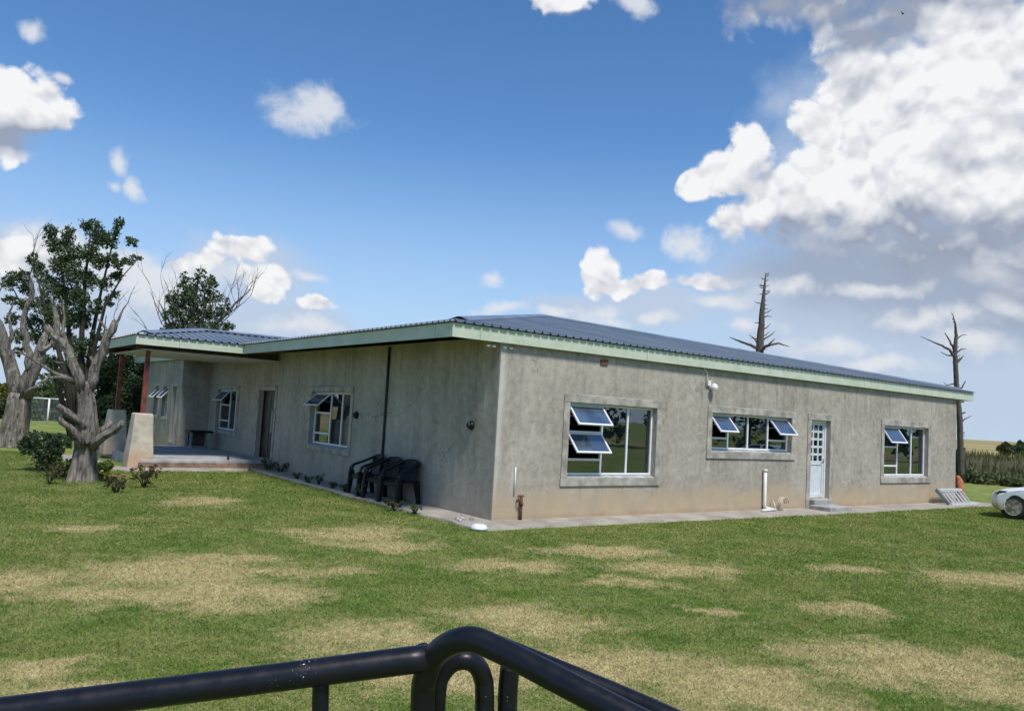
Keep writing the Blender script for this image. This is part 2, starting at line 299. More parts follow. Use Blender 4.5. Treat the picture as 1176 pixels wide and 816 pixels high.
# ------------------------------------------------------------------ mesh builder
def setk(o, label=None, cat=None, group=None, kind=None):
    if label: o['label'] = label
    if cat: o['category'] = cat
    if group: o['group'] = group
    if kind: o['kind'] = kind
    return o
def empty(name, loc, label=None, cat=None, group=None, rz=0):
    o = bpy.data.objects.new(name, None); COL.objects.link(o); o.location = loc; o.rotation_euler = (0, 0, rz)
    o.empty_display_size = .2
    return setk(o, label, cat, group)
class MB:
    def __init__(s): s.v = []; s.f = []; s.smooth = False
    def add(s, vs, fs):
        k = len(s.v); s.v += [tuple(v) for v in vs]; s.f += [tuple(i+k for i in f) for f in fs]; return s
    def box(s, x0, x1, y0, y1, z0, z1):
        return s.add([(x0,y0,z0),(x1,y0,z0),(x1,y1,z0),(x0,y1,z0),(x0,y0,z1),(x1,y0,z1),(x1,y1,z1),(x0,y1,z1)],
                     [(0,3,2,1),(4,5,6,7),(0,1,5,4),(1,2,6,5),(2,3,7,6),(3,0,4,7)])
    def bar(s, a, b, w, h, up=(0,0,1)):
        a, b = Vector(a), Vector(b); d = (b-a).normalized(); u = Vector(up); r = d.cross(u)
        if r.length < 1e-4: r = d.cross(Vector((1,0,0)))
        r.normalize(); u = r.cross(d).normalized(); r *= w/2; u *= h/2
        return s.add([a-r-u, a+r-u, a+r+u, a-r+u, b-r-u, b+r-u, b+r+u, b-r+u], [(0,1,2,3),(7,6,5,4),(0,4,5,1),(1,5,6,2),(2,6,7,3),(3,7,4,0)])
    def tube(s, pts, rad, n=10, wob=0., cap=True, rg=rnd, flute=0.):
        pts = [Vector(p) for p in pts]; s.smooth = True
        if not hasattr(rad, '__len__'): rad = [rad]*len(pts)
        k0 = len(s.v); d0 = (pts[1]-pts[0]).normalized()
        r = d0.cross(Vector((0,0,1)) if abs(d0.z) < .9 else Vector((1,0,0))).normalized()
        for i, p in enumerate(pts):
            if i == 0: ph = [rg.random()*6.28 for _ in range(4)]
            d = (pts[min(i+1, len(pts)-1)] - pts[max(i-1, 0)]).normalized()
            r = (r - d*r.dot(d)).normalized(); u = d.cross(r)
            for j in range(n):
                a = 2*math.pi*j/n; q = rad[i]*(1 + (rg.uniform(-wob, wob) if wob else 0) + (flute*(.5*math.sin(2*a+ph[0]+i*.25)+.55*math.sin(4*a+ph[1]+i*.12)+.5*math.sin(7*a+ph[2]-i*.08)+.45*math.sin(11*a+ph[3]+i*.15)) if flute else 0))
                s.v.append(tuple(p + r*(q*math.cos(a)) + u*(q*math.sin(a))))
        for i in range(len(pts)-1):
            for j in range(n):
                a = k0+i*n+j; b = k0+i*n+(j+1) % n
                s.f.append((a, b, b+n, a+n))
        if cap:
            s.f.append(tuple(k0+j for j in reversed(range(n)))); s.f.append(tuple(k0+(len(pts)-1)*n+j for j in range(n)))
        return s
    def lathe(s, prof, c=(0,0,0), n=20, axis='z'):
        k0 = len(s.v); c = Vector(c)
        for (r, h) in prof:
            for j in range(n):
                a = 2*math.pi*j/n; x, y = r*math.cos(a), r*math.sin(a)
                s.v.append(tuple(c + (Vector((x, y, h)) if axis == 'z' else Vector((x, h, y)) if axis == 'y' else Vector((h, x, y)))))
        for i in range(len(prof)-1):
            for j in range(n):
                a = k0+i*n+j; b = k0+i*n+(j+1) % n; s.f.append((a, b, b+n, a+n))
        s.f.append(tuple(k0+j for j in reversed(range(n)))); s.f.append(tuple(k0+(len(prof)-1)*n+j for j in range(n)))
        return s
    def build(s, name, material, parent=None, bevel=0., smooth=None, seg=2, sub=0, solid=0.):
        me = bpy.data.meshes.new(name); me.from_pydata(s.v, [], s.f); me.validate(); me.materials.append(material)
        bm = bmesh.new(); bm.from_mesh(me); bmesh.ops.recalc_face_normals(bm, faces=bm.faces); bm.to_mesh(me); bm.free()
        o = bpy.data.objects.new(name, me); COL.objects.link(o)
        sm = s.smooth if smooth is None else smooth
        if sm: me.polygons.foreach_set('use_smooth', [True]*len(me.polygons))
        if parent:
            o.parent = parent
            mw = Matrix.Identity(4); q = parent; chain = []
            while q: chain.append(q.matrix_basis.copy()); q = q.parent
            for c in reversed(chain): mw = mw @ c
            o.matrix_parent_inverse = Matrix.Identity(4)
            me.transform(mw.inverted())              # meshes are drawn in world metres, stored local to their thing
        if solid: d = o.modifiers.new('solid', 'SOLIDIFY'); d.thickness = solid
        if bevel: b = o.modifiers.new('bevel', 'BEVEL'); b.width = bevel; b.segments = seg; b.limit_method = 'ANGLE'; b.angle_limit = R_(40)
        if sub: d = o.modifiers.new('sub', 'SUBSURF'); d.levels = d.render_levels = sub
        return o
def npmesh(name, V, Fc, material, k):
    """numpy mesh of k-gons"""
    me = bpy.data.meshes.new(name); nv, nf = len(V), len(Fc)
    me.vertices.add(nv); me.vertices.foreach_set('co', np.ascontiguousarray(V, dtype=np.float32).ravel())
    me.loops.add(nf*k); me.loops.foreach_set('vertex_index', np.ascontiguousarray(Fc, dtype=np.int32).ravel())
    me.polygons.add(nf); me.polygons.foreach_set('loop_start', np.arange(0, nf*k, k, dtype=np.int32))
    me.update(calc_edges=True); me.materials.append(material); return me
def link(name, me, parent=None):
    o = bpy.data.objects.new(name, me); COL.objects.link(o)
    if parent:
        o.parent = parent; me.transform(parent.matrix_basis.inverted())
    return o
def leaves(clusters, size, seed=0, flat=.0, aspect=.45):
    """leaf faces scattered through clumps (centre, radius xyz, count): pointed quads"""
    g = np.random.default_rng(seed); P = []
    for (c, r, n) in clusters:
        r = np.array(r if hasattr(r, '__len__') else (r, r, r)); n = int(n)
        d = g.normal(size=(n, 3)); d /= np.linalg.norm(d, axis=1)[:, None]
        d *= (g.random(n)**.45)[:, None]
        k = max(1, n//18)                            # sprays within the clump
        sp = g.normal(size=(k, 3)); sp /= np.linalg.norm(sp, axis=1)[:, None]; sp *= (g.random(k)**.4)[:, None]
        pick = sp[g.integers(0, k, n)] + g.normal(size=(n, 3))*.13
        d = np.where((g.random(n) < .8)[:, None], pick, d)
        P.append(np.array(c) + d*r)
    P = np.concatenate(P); n = len(P)
    a = g.normal(size=(n, 3)); a[:, 2] -= .35; a /= np.linalg.norm(a, axis=1)[:, None]
    b = np.cross(a, g.normal(size=(n, 3))); b /= np.linalg.norm(b, axis=1)[:, None]
    s = size*(.6+.8*g.random(n))[:, None]
    V = np.stack([P-a*s*.5, P+b*s*aspect*.5, P+a*s*.5, P-b*s*aspect*.5], 1).reshape(-1, 3)
    return V, np.arange(4*n).reshape(n, 4)

# ------------------------------------------------------------------ setting: ground
def lawn_nodes(t, p):
    """colour of the lawn at a world point: green turf with worn straw patches"""
    x, y, z = t.xyz(p)
    wv = t.new('ShaderNodeTexNoise'); t.put(wv.inputs['Vector'], p); wv.inputs['Scale'].default_value = .9; wv.inputs['Detail'].default_value = 6; wv.inputs['Roughness'].default_value = .65
    q = t.vec('ADD', t.comb(x, y, 0.), t.vec('MULTIPLY', t.vec('SUBTRACT', wv.outputs['Color'], (.5,.5,.5)), (1.9,1.9,0)))
    best = None
    for (px, py, rx, ry) in DRY:
        c = ground(px, py); a = ground(px+rx, py); b = ground(px, py-ry); b2 = ground(px, py+ry)
        ux = (a-c); la = ux.length; ux.normalize(); uy = Vector((-ux.y, ux.x, 0)); lb = max(.25, (b-b2).length*.5)
        dlt = t.vec('SUBTRACT', q, (c.x, c.y, 0.))
        L = t.vec('LENGTH', t.comb(t.vec('DOT_PRODUCT', dlt, tuple(ux/la)), t.vec('DOT_PRODUCT', dlt, tuple(uy/lb)), 0.))
        best = L if best is None else t.math('SMOOTH_MIN', best, L, .5)
    n1 = t.noise(p, 1.3, 7, .66); n2 = t.noise(p, 6., 6, .7); n3 = t.noise(p, .35, 4, .6)
    d = t.math('SUBTRACT', .95, t.math('MINIMUM', best, 1.9))
    d = t.math('ADD', d, t.math('MULTIPLY', t.math('SUBTRACT', n1, .5), 2.9))
    d = t.math('ADD', d, t.math('MULTIPLY', t.math('SUBTRACT', n2, .5), 2.0))
    dry = t.math('MULTIPLY', t.ramp(d, -.58, .54), .96)
    n4 = t.noise(p, 2.3, 5, .6)
    green = t.mix(t.ramp(n4, .32, .66), (.080,.172,.020), (.155,.240,.042))
    green = t.mix(t.ramp(n3, .4, .62, True, 0, .55), green, (.21,.245,.06))
    thin = t.ramp(t.math('ADD', t.noise(p, 1.0, 7, .7), t.math('MULTIPLY', n2, .35)), .52, .86, True, 0, .65)
    green = t.mix(thin, green, (.40,.37,.15))
    straw = t.mix(t.ramp(n2, .3, .7), (.62,.53,.275), (.42,.345,.17))
    return t.mix(dry, green, straw), dry
DRY = [(190,655,135,14),(250,682,105,15),(110,685,95,14),(400,612,75,8),(440,625,55,6),(235,575,36,6),(470,735,120,22),(600,715,95,16),(540,770,200,28),
 (330,655,90,8),(690,632,70,6),(785,652,70,8),(820,705,32,6),(1003,703,34,7),(985,745,80,14),(1080,775,120,22),(1125,663,60,6),(715,668,50,5),(700,770,110,28),
 (860,795,110,22),(90,790,130,16),(10,670,60,16),(100,606,50,3),(980,655,36,4),(60,760,50,8),(900,780,60,12),(260,640,60,6),(590,650,60,5)]
def _ground():
    m = bpy.data.materials.new('lawn_ground'); m.use_nodes = True; t = NT(m.node_tree); b = t.n['Principled BSDF']; p = t.pos()
    c, dry = lawn_nodes(t, p)
    c = t.mix(t.math('MULTIPLY', t.math('SUBTRACT', 1., dry), .2), c, (.085,.12,.028))
    # beyond the garden: rough veld, then ripe fields
    L = t.vec('LENGTH', t.vec('SUBTRACT', p, (5., 5., 0.)))
    far = t.math('MULTIPLY', t.ramp(t.math('ADD', L, t.math('MULTIPLY', t.noise(p, .12, 4), 12.)), 48, 64), t.ramp(t.xyz(p)[1], -70., -15.))
    veld = t.mix(t.ramp(t.noise(t.vec('MULTIPLY', p, (.02,.02,.02)), 1., 4), .42, .6), (.40,.31,.15), (.26,.235,.11))
    c = t.mix(far, c, veld)
    t.put(b.inputs['Base Color'], c); b.inputs['Roughness'].default_value = .95; b.inputs['Specular IOR Level'].default_value = .1
    t.put(b.inputs['Normal'], t.bump(t.math('ADD', t.noise(p, 45, 4, .7), t.math('MULTIPLY', t.noise(p, 9, 5), 1.5)), .6, .03))
    return m
def _blade():
    m = bpy.data.materials.new('lawn_blade'); m.use_nodes = True; t = NT(m.node_tree); b = t.n['Principled BSDF']
    g = t.new('ShaderNodeNewGeometry'); c, dry = lawn_nodes(t, g.outputs['Position'])
    r = g.outputs['Random Per Island']
    c = t.mix(t.ramp(r, .0, 1., False, .0, .36), c, t.mix(dry, (.19,.28,.06), (.70,.61,.34)))
    c = t.mix(t.math('GREATER_THAN', r, .955), c, (.46,.40,.22))
    t.put(b.inputs['Base Color'], c); b.inputs['Roughness'].default_value = .75; b.inputs['Specular IOR Level'].default_value = .15
    tl = t.new('ShaderNodeBsdfTranslucent'); t.put(tl.inputs[0], t.mix(.25, c, (.20,.24,.05)))
    mx = t.new('ShaderNodeMixShader'); mx.inputs[0].default_value = .45; t.l.new(b.outputs[0], mx.inputs[1]); t.l.new(tl.outputs[0], mx.inputs[2])
    out = [n for n in t.n if n.type == 'OUTPUT_MATERIAL'][0]; t.l.new(mx.outputs[0], out.inputs[0])
    return m
def _terrain():
    # one sheet out to the horizon, rings growing with distance; flat round the house, a low swell far off
    radii = [0, 6, 12, 18, 24, 32, 42, 55, 75, 100, 140, 200, 300, 450, 700, 1100, 1800, 3000]
    n = 96; V = [(0, 5, 0)]; F = []
    for r in radii[1:]:
        for j in range(n):
            a = 2*math.pi*j/n; h = 0.
            if r > 90: h = 1.1*min(1, (r-90)/300.) + .9*math.sin(a*3+r*.002)*min(1, (r-90)/500.)
            if r > 250: h += 2.4*max(0, math.sin(a*2.0+.5))*min(1, (r-250)/500.)
            V.append((r*math.cos(a), 5+r*math.sin(a), h))
    for j in range(n): F.append((0, 1+j, 1+(j+1) % n))
    for i in range(len(radii)-2):
        for j in range(n):
            a = 1+i*n+j; b = 1+i*n+(j+1) % n; F.append((a, a+n, b+n, b))
    mb = MB(); mb.add(V, F); o = mb.build('ground', _ground(), smooth=True); setk(o, kind='structure', label='green lawn with worn straw patches running out to ripe fields')
_terrain()

def ragged(poly_edge, width_pts, z, name, material, label):
    pass
M_apron = None
def _apron():
    m = bpy.data.materials.new('apron_cement'); m.use_nodes = True; t = NT(m.node_tree); b = t.n['Principled BSDF']; p = t.pos()
    c = t.mix(t.ramp(t.noise(p, 1.6, 7, .65), .32, .68), (.40,.37,.32), (.27,.24,.195))
    c = t.mix(t.ramp(t.noise(p, 7, 6, .7), .56, .74, True, 0, .7), c, (.16,.125,.085))
    c = t.mix(t.ramp(t.noise(p, 3.1, 4, .6), .60, .72, True, 0, .45), c, (.42,.30,.20))
    t.put(b.inputs['Base Color'], c); b.inputs['Roughness'].default_value = .93
    t.put(b.inputs['Normal'], t.bump(t.noise(p, 24, 7, .7), .5, .02)); return m
M_apron = _apron()
def strip(name, inner, outer, h, jit, seed, label):
    """raised cement strip with a broken outer edge: inner and outer are polylines of equal length"""
    rg = random.Random(seed); I = []; O = []
    for k in range(len(inner)-1):
        n = max(2, int((Vector(outer[k+1])-Vector(outer[k])).length/.22))
        for i in range(n):
            f = i/n; I.append(Vector(inner[k]).lerp(Vector(inner[k+1]), f)); O.append(Vector(outer[k]).lerp(Vector(outer[k+1]), f))
    I.append(Vector(inner[-1])); O.append(Vector(outer[-1]))
    mb = MB(); n = len(I); V = []
    sm = 0.
    for a, b in zip(I, O):
        sm = sm*.6 + rg.uniform(-jit, jit); d = (b-a).normalized() if (b-a).length > 0 else Vector((0,0))
        e = b + d*sm; V += [(a.x, a.y, h), (e.x, e.y, h*rg.uniform(.7, 1)), (e.x+d.x*.03, e.y+d.y*.03, -.03)]
    F = []
    for i in range(n-1):
        k = 3*i; F += [(k, k+3, k+4, k+1), (k+1, k+4, k+5, k+2)]
    mb.add(V, F); return setk(mb.build(name, M_apron), kind='structure', label=label)
strip('pavement', [(0,10.62),(0,5),(0,0),(5,0),(10,0),(17.5,0),(18.6,0)], [(-.66,10.62),(-.72,5),(-.78,-.72),(5,-.78),(10,-.85),(17.5,-.85),(18.6,-.8)], .045, .05, 3, 'cement apron with a broken edge along the foot of the house')
strip('path', [(-.66,10.66),(-2.2,10.62),(-3.6,10.62),(-4.05,11.1),(-4.05,15.)], [(-.9,10.05),(-2.2,10.0),(-3.9,9.95),(-4.9,10.6),(-4.8,15.)], .04, .07, 5, 'sandy path curving past the front of the porch')

# ------------------------------------------------------------------ the house
H = empty('house', (0, 0, 0), 'long low unpainted grey plastered farmhouse with blue sheet roof and pale green fascia', 'house')
ZT, ZF0, ZF1, TAN = 2.22, 3.18, 3.42, .193
WT = .24
def wall(name, axis, off, a0, a1, z0, z1, holes, material, inward):
    """wall face on plane axis=off from a0 to a1 with openings (a, b, z0, z1); inward = +1/-1 thickness direction"""
    xs = sorted({a0, a1, *[h[0] for h in holes], *[h[1] for h in holes]}); zs = sorted({z0, z1, *[h[2] for h in holes], *[h[3] for h in holes]})
    mb = MB(); P = lambda a, d, z: (a, off+d*inward, z) if axis == 'y' else (off+d*inward, a, z)
    def hole(i, j):
        ca, cz = (xs[i]+xs[i+1])/2, (zs[j]+zs[j+1])/2
        return any(h[0] < ca < h[1] and h[2] < cz < h[3] for h in holes)
    for i in range(len(xs)-1):
        for j in range(len(zs)-1):
            if hole(i, j): continue
            A, B, C, D = xs[i], xs[i+1], zs[j], zs[j+1]
            mb.add([P(A,0,C),P(B,0,C),P(B,0,D),P(A,0,D)], [(0,1,2,3)]); mb.add([P(A,WT,C),P(B,WT,C),P(B,WT,D),P(A,WT,D)], [(3,2,1,0)])
    for (A, B, C, D) in holes:
        for (p, q) in (((A,C),(A,D)), ((B,C),(B,D)), ((A,D),(B,D)), ((A,C),(B,C))):
            mb.add([P(p[0],0,p[1]),P(q[0],0,q[1]),P(q[0],WT,q[1]),P(p[0],WT,p[1])], [(0,1,2,3)])
    return mb.build(name, material, H)
BIG = (1.69,4.09,.78,ZT); SMALL = (5.87,8.87,1.36,ZT); FAR = (13.22,15.72,.78,ZT); DOOR = (9.70,10.55,.26,ZT)
wall('wall', 'y', 0, 0, 17.5, -.05, 3.3, [BIG, SMALL, DOOR, FAR], M_front, 1)
SW1 = (5.92,8.24,.86,2.23); SW2 = (14.1,16.2,.86,2.23); FD = (10.85,12.15,.26,2.23)
wall('wall', 'x', 0, 0.001, 17.07, -.05, 3.3, [SW1, FD, SW2], M_side, 1)
wall('wall', 'y', 17.07, -.97, .0, -.05, 3.3, [], M_side, 1)
WW = [(17.5,18.1,.34,2.25),(18.75,19.5,1.15,2.25),(20.0,20.7,1.15,2.25)]
wall('wall', 'x', -.97, 17.071, 22.84, -.05, 3.3, WW, M_side, 1)
wall('wall', 'y', 22.84, -.97, 17.5, -.05, 3.3, [], M_side, -1)
wall('wall', 'x', 17.5, 0.001, 22.839, -.05, 3.3, [], M_side, -1)
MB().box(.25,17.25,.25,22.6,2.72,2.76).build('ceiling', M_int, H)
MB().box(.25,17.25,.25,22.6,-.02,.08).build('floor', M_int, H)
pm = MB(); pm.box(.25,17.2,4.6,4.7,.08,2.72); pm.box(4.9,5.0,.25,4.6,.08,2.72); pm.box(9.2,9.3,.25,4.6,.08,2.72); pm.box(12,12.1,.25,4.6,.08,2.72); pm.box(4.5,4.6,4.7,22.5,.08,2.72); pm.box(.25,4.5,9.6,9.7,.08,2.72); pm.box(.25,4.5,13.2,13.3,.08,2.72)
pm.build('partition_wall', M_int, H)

def window(axis, off, inward, op, cols, surround=.15, sill=True):
    """white aluminium window set in an opening. cols: (a0, a1, [(z0, z1, open_angle)...])"""
    A, B, C, D = op; P = lambda a, d, z: (a, off+d*inward, z) if axis == 'y' else (off+d*inward, a, z)
    dep = .10; fw = .045
    def pbox(mb, a0, a1, d0, d1, z0, z1):
        p, q = P(a0, d0, z0), P(a1, d1, z1); mb.box(min(p[0],q[0]),max(p[0],q[0]),min(p[1],q[1]),max(p[1],q[1]),min(z0,z1),max(z0,z1))
    zb = C + (.05 if sill else 0)
    fm = MB()
    pbox(fm, A+.002, A+fw, dep, dep+.06, zb, D-.002); pbox(fm, B-fw, B-.002, dep, dep+.06, zb, D-.002)
    pbox(fm, A+fw, B-fw, dep, dep+.06, D-fw, D-.002); pbox(fm, A+fw, B-fw, dep, dep+.06, zb, zb+fw)
    for (a0, a1, rows) in cols[:-1]: pbox(fm, a1-fw/2, a1+fw/2, dep+.003, dep+.057, zb+fw, D-fw)
    for (a0, a1, rows) in cols:
        for (z0, z1, op_) in rows[1:]: pbox(fm, a0+fw/2, a1-fw/2, dep+.005, dep+.055, z1-fw/2, z1+fw/2)
    fo = fm.build('window', M_white, H, bevel=.004, seg=1)
    for (a0, a1, rows) in cols:
        for (z0, z1, ang) in rows:
            l, r = a0+fw/2, a1-fw/2; t_, b_ = z1-fw/2, z0+fw/2
            if not ang:
                g = MB(); pbox(g, l, r, dep+.026, dep+.032, b_, t_); g.build('pane', M_glass, fo)
            else:
                # top hung sash swung outwards
                hgt = t_-b_; s, c = math.sin(ang), math.cos(ang); sw = .036
                Q = lambda a, h, o: P(a, dep - h*s - o*c, t_ - h*c + o*s)
                def sb(mb, a0_, a1_, h0, h1, o0, o1):
                    v = [Q(a, h, o) for o in (o0, o1) for (a, h) in ((a0_,h0),(a1_,h0),(a1_,h1),(a0_,h1))]
                    mb.add(v, [(0,1,2,3),(7,6,5,4),(0,4,5,1),(1,5,6,2),(2,6,7,3),(3,7,4,0)])
                sm = MB(); sb(sm, l, l+sw, 0, hgt, -.012, .016); sb(sm, r-sw, r, 0, hgt, -.012, .016); sb(sm, l+sw, r-sw, 0, sw, -.012, .016); sb(sm, l+sw, r-sw, hgt-sw, hgt, -.012, .016)
                for a in (l+.02, r-.02):                 # friction stays
                    p0, p1 = Vector(P(a, dep+.02, t_-hgt*.45)), Vector(Q(a, hgt*.55, -.01)); sm.bar(p0, p1, .012, .006)
                sm.build('sash', M_white, fo)
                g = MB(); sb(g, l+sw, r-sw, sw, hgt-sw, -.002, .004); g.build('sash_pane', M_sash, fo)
    # plaster band round the opening
    s = surround; bm_ = MB()
    if s:
        pbox(bm_, A-s, B+s, -.028, -.001, D, D+s+.01); pbox(bm_, A-s, A, -.026, -.001, C, D); pbox(bm_, B, B+s, -.026, -.001, C, D); pbox(bm_, A-s-.01, B+s+.01, -.034, -.001, C-s, C)
        bm_.build('surround', M_band, fo, bevel=.008, seg=1)
    if sill:
        v = [P(a, d, z) for a in (A+.003, B-.003) for (d, z) in ((-.015, C+.004), (-.015, C+.014), (dep+.05, C+.05), (dep+.05, C+.004))]
        MB().add(v, [(0,1,2,3),(7,6,5,4),(0,4,5,1),(1,5,6,2),(2,6,7,3),(3,7,4,0)]).build('sill', M_sill, fo)
    return fo
r40, r35 = R_(42), R_(36)
window('y', 0, 1, BIG, [(1.715,2.66,[(1.66,2.195,r40),(1.13,1.66,r40),(.85,1.13,0)]),(2.66,3.37,[(.85,2.195,0)]),(3.37,4.065,[(.85,2.195,0)])])
window('y', 0, 1, SMALL, [(5.895,6.58,[(1.66,2.195,r40),(1.43,1.66,0)]),(6.58,7.31,[(1.43,2.195,0)]),(7.31,8.08,[(1.43,2.195,0)]),(8.08,8.845,[(1.66,2.195,r40),(1.43,1.66,0)])])
window('y', 0, 1, FAR, [(13.245,14.16,[(1.63,2.195,r35),(1.10,1.63,0),(.85,1.10,0)]),(14.16,14.95,[(.85,2.195,0)]),(14.95,15.695,[(.85,2.195,0)])])
window('x', 0, 1, SW1, [(7.28,8.215,[(1.70,2.205,r40*1.15),(1.18,1.70,0),(.93,1.18,0)]),(6.62,7.28,[(.93,2.205,0)]),(5.945,6.62,[(.93,2.205,0)])][::-1], surround=.13)
window('x', 0, 1, SW2, [(15.2,16.175,[(1.72,2.205,r40),(1.20,1.72,0),(.93,1.20,0)]),(14.6,15.2,[(.93,2.205,0)]),(14.125,14.6,[(.93,2.205,0)])][::-1], surround=.12)
window('x', -.97, 1, WW[1], [(18.775,19.475,[(1.68,2.225,r40),(1.22,1.68,0)])], surround=.10)
window('x', -.97, 1, WW[2], [(20.025,20.675,[(1.68,2.225,r40),(1.22,1.68,0)])], surround=.10)
window('x', -.97, 1, WW[0], [(17.525,18.075,[(.34,2.225,0)])], surround=.10, sill=False)

# back door: white steel, small panes above ribbed panel
def back_door():
    A, B, C, D = DOOR; y0 = .12
    f = MB(); f.box(A+.002,A+.05,y0-.02,y0+.05,C+.002,D-.002); f.box(B-.05,B-.002,y0-.02,y0+.05,C+.002,D-.002); f.box(A+.05,B-.05,y0-.02,y0+.05,D-.05,D-.002)
    a, b, z0, z1 = A+.053, B-.053, C+.012, D-.053; d = MB(); zm = z0+(z1-z0)*.46
    nx, nz = 3, 5; st = .055
    d.box(a,a+.07,y0,y0+.04,z0,z1); d.box(b-.07,b,y0,y0+.04,z0,z1); d.box(a+.07,b-.07,y0,y0+.04,z1-.07,z1); d.box(a+.07,b-.07,y0,y0+.04,z0,z0+.1); d.box(a+.07,b-.07,y0,y0+.04,zm-.05,zm+.05)
    ia, ib, iz0, iz1 = a+.07, b-.07, zm+.05, z1-.07; wx = (ib-ia-st*(nx-1))/nx; wz = (iz1-iz0-st*(nz-1))/nz
    for i in range(1, nx): x = ia+i*(wx+st)-st; d.box(x,x+st,y0+.003,y0+.037,iz0,iz1)
    for j in range(1, nz):
        for i in range(nx): x = ia+i*(wx+st); z = iz0+j*(wz+st)-st; d.box(x,x+wx,y0+.005,y0+.035,z,z+st)
    do = d.build('door', M_door, H, bevel=.004, seg=1)
    p = MB(); n = 14; ww = (ib-ia)/n
    for i in range(n):
        x = ia+i*ww; p.add([(x,y0+.022,z0+.1),(x+ww*.5,y0+.010,z0+.1),(x+ww,y0+.022,z0+.1),(x,y0+.022,zm-.05),(x+ww*.5,y0+.010,zm-.05),(x+ww,y0+.022,zm-.05)],[(0,1,4,3),(1,2,5,4)])
    p.build('ribbed_panel', M_door, do, solid=.004)
    for j in range(nz):
        for i in range(nx):
            x = ia+i*(wx+st); z = iz0+j*(wz+st); MB().box(x,x+wx,y0+.017,y0+.021,z,z+wz).build('pane', M_glass, do)
    f.build('door_frame', M_white, do)
    h = MB(); h.tube([(b-.035,y0-.001,zm+.08),(b-.035,y0-.045,zm+.08),(b-.13,y0-.05,zm+.08)], .009, 8); h.box(b-.055,b-.015,y0-.008,y0-.001,zm,zm+.16); h.build('handle', M_alu, do)
    s = MB(); w_ = .15; s.box(A-w_,B+w_,-.028,-.001,D,D+w_+.01); s.box(A-w_,A,-.026,-.001,.05,D); s.box(B,B+w_,-.026,-.001,.05,D); s.build('surround', M_band, do, bevel=.008, seg=1)
back_door()
MB().box(9.715,10.535,-.16,.05,.02,.258).build('door_step', M_step, H, bevel=.015)
MB().box(9.46,10.40,-.74,-.163,.02,.14).build('door_step', M_step, H, bevel=.015)
# front door
def front_door():
    A, B, C, D = FD; x0 = .15
    d = MB(); d.box(x0,x0+.045,A+.05,B-.05,C+.01,D-.05); do = d.build('door', M_wood, H, bevel=.005)
    p = MB()
    for (z0, z1) in ((.42,1.0),(1.1,1.62),(1.70,2.06)):
        for (y0, y1) in ((A+.14,A+.56),(B-.58,B-.14)): p.box(x0-.012,x0-.001,y0,y1,z0,z1)
    p.build('door_panel', M_wood, do, bevel=.012)
    f = MB(); f.box(x0-.03,x0+.07,A+.002,A+.047,C+.002,D-.002); f.box(x0-.03,x0+.07,B-.047,B-.002,C+.002,D-.002); f.box(x0-.03,x0+.07,A+.047,B-.047,D-.047,D-.002); f.build('door_frame', M_wood, do)
    h = MB(); h.box(x0-.03,x0-.013,A+.42,A+.56,1.0,1.65); h.build('pull_plate', M_pull, do, bevel=.004)
    s = MB(); w_ = .13; s.box(-.026,-.001,A-w_,A,.27,D); s.box(-.026,-.001,B,B+w_,.27,D); s.box(-.028,-.001,A-w_,B+w_,D,D+w_); s.build('surround', M_band, do, bevel=.008, seg=1)
front_door()

# roof ------------------------------------------------------------
X0, X1, Y0, Y1 = -1.12, 18.4, -.11, 24.0
HALF = (X1-X0)/2
def sheet(name, o, e, n, L, smin, smax, parent, z0=3.435, pitch=.19, amp=.019, t0=0.):
    """profiled sheets: eave starts at o along e for L metres, rising along n between smin(t) and smax(t)"""
    o, e, n = Vector(o), Vector(e), Vector(n); mb = MB(); prof = [0,.22,.30,.44,.52,.70]; hh = [0,0,1,1,0,0]
    ts = []; k = 0
    while k*pitch < L:
        for p, h in zip(prof, hh):
            t = (k+p)*pitch
            if t <= L: ts.append((t, h))
        k += 1
    ts.append((L, 0)); V = []; F = []
    for (t, h) in ts:
        for s in (smin(t), max(smin(t)+.001, smax(t))):
            q = o + e*t + n*s; V.append((q.x, q.y, z0 + s*TAN + h*amp*2))
    for i in range(len(ts)-1): F.append((2*i, 2*i+2, 2*i+3, 2*i+1))
    mb.add(V, F); return mb.build(name, M_roof, parent, smooth=False, solid=.004)
rf = MB()     # roof boarding under the sheets keeps daylight out
ov = .05
roofo = sheet('roof', (X0-ov, Y0-ov, 0), (1,0,0), (0,1,0), X1-X0+2*ov, lambda t: 0, lambda t: min(t, X1-X0+2*ov-t), H)
sheet('roof_slope', (X0-ov, Y0-ov, 0), (0,1,0), (1,0,0), Y1-Y0+2*ov, lambda t: 0, lambda t: min(t, Y1-Y0+2*ov-t, HALF+ov), roofo)
sheet('roof_slope', (X1+ov, Y0-ov, 0), (0,1,0), (-1,0,0), Y1-Y0+2*ov, lambda t: 0, lambda t: min(t, Y1-Y0+2*ov-t, HALF+ov), roofo)
sheet('roof_slope', (X0-ov, Y1+ov, 0), (1,0,0), (0,-1,0), X1-X0+2*ov, lambda t: 0, lambda t: min(t, X1-X0+2*ov-t), roofo)
zr = 3.435 + (HALF+ov)*TAN
M_cap = mat('ridge_cap', (.16,.20,.26), .40, var=.15, scale=2)
def cap(a, b, parent):
    a, b = Vector(a), Vector(b); d = (b-a).normalized(); r = d.cross(Vector((0,0,1))).normalized(); mb = MB()
    V = []
    for p in (a, b): V += [p - r*.20 + Vector((0,0,.012)), p - r*.03 + Vector((0,0,.075)), p + r*.03 + Vector((0,0,.075)), p + r*.20 + Vector((0,0,.012))]
    mb.add(V, [(0,4,5,1),(1,5,6,2),(2,6,7,3)]); mb.build('ridge_cap', M_cap, parent, solid=.004)
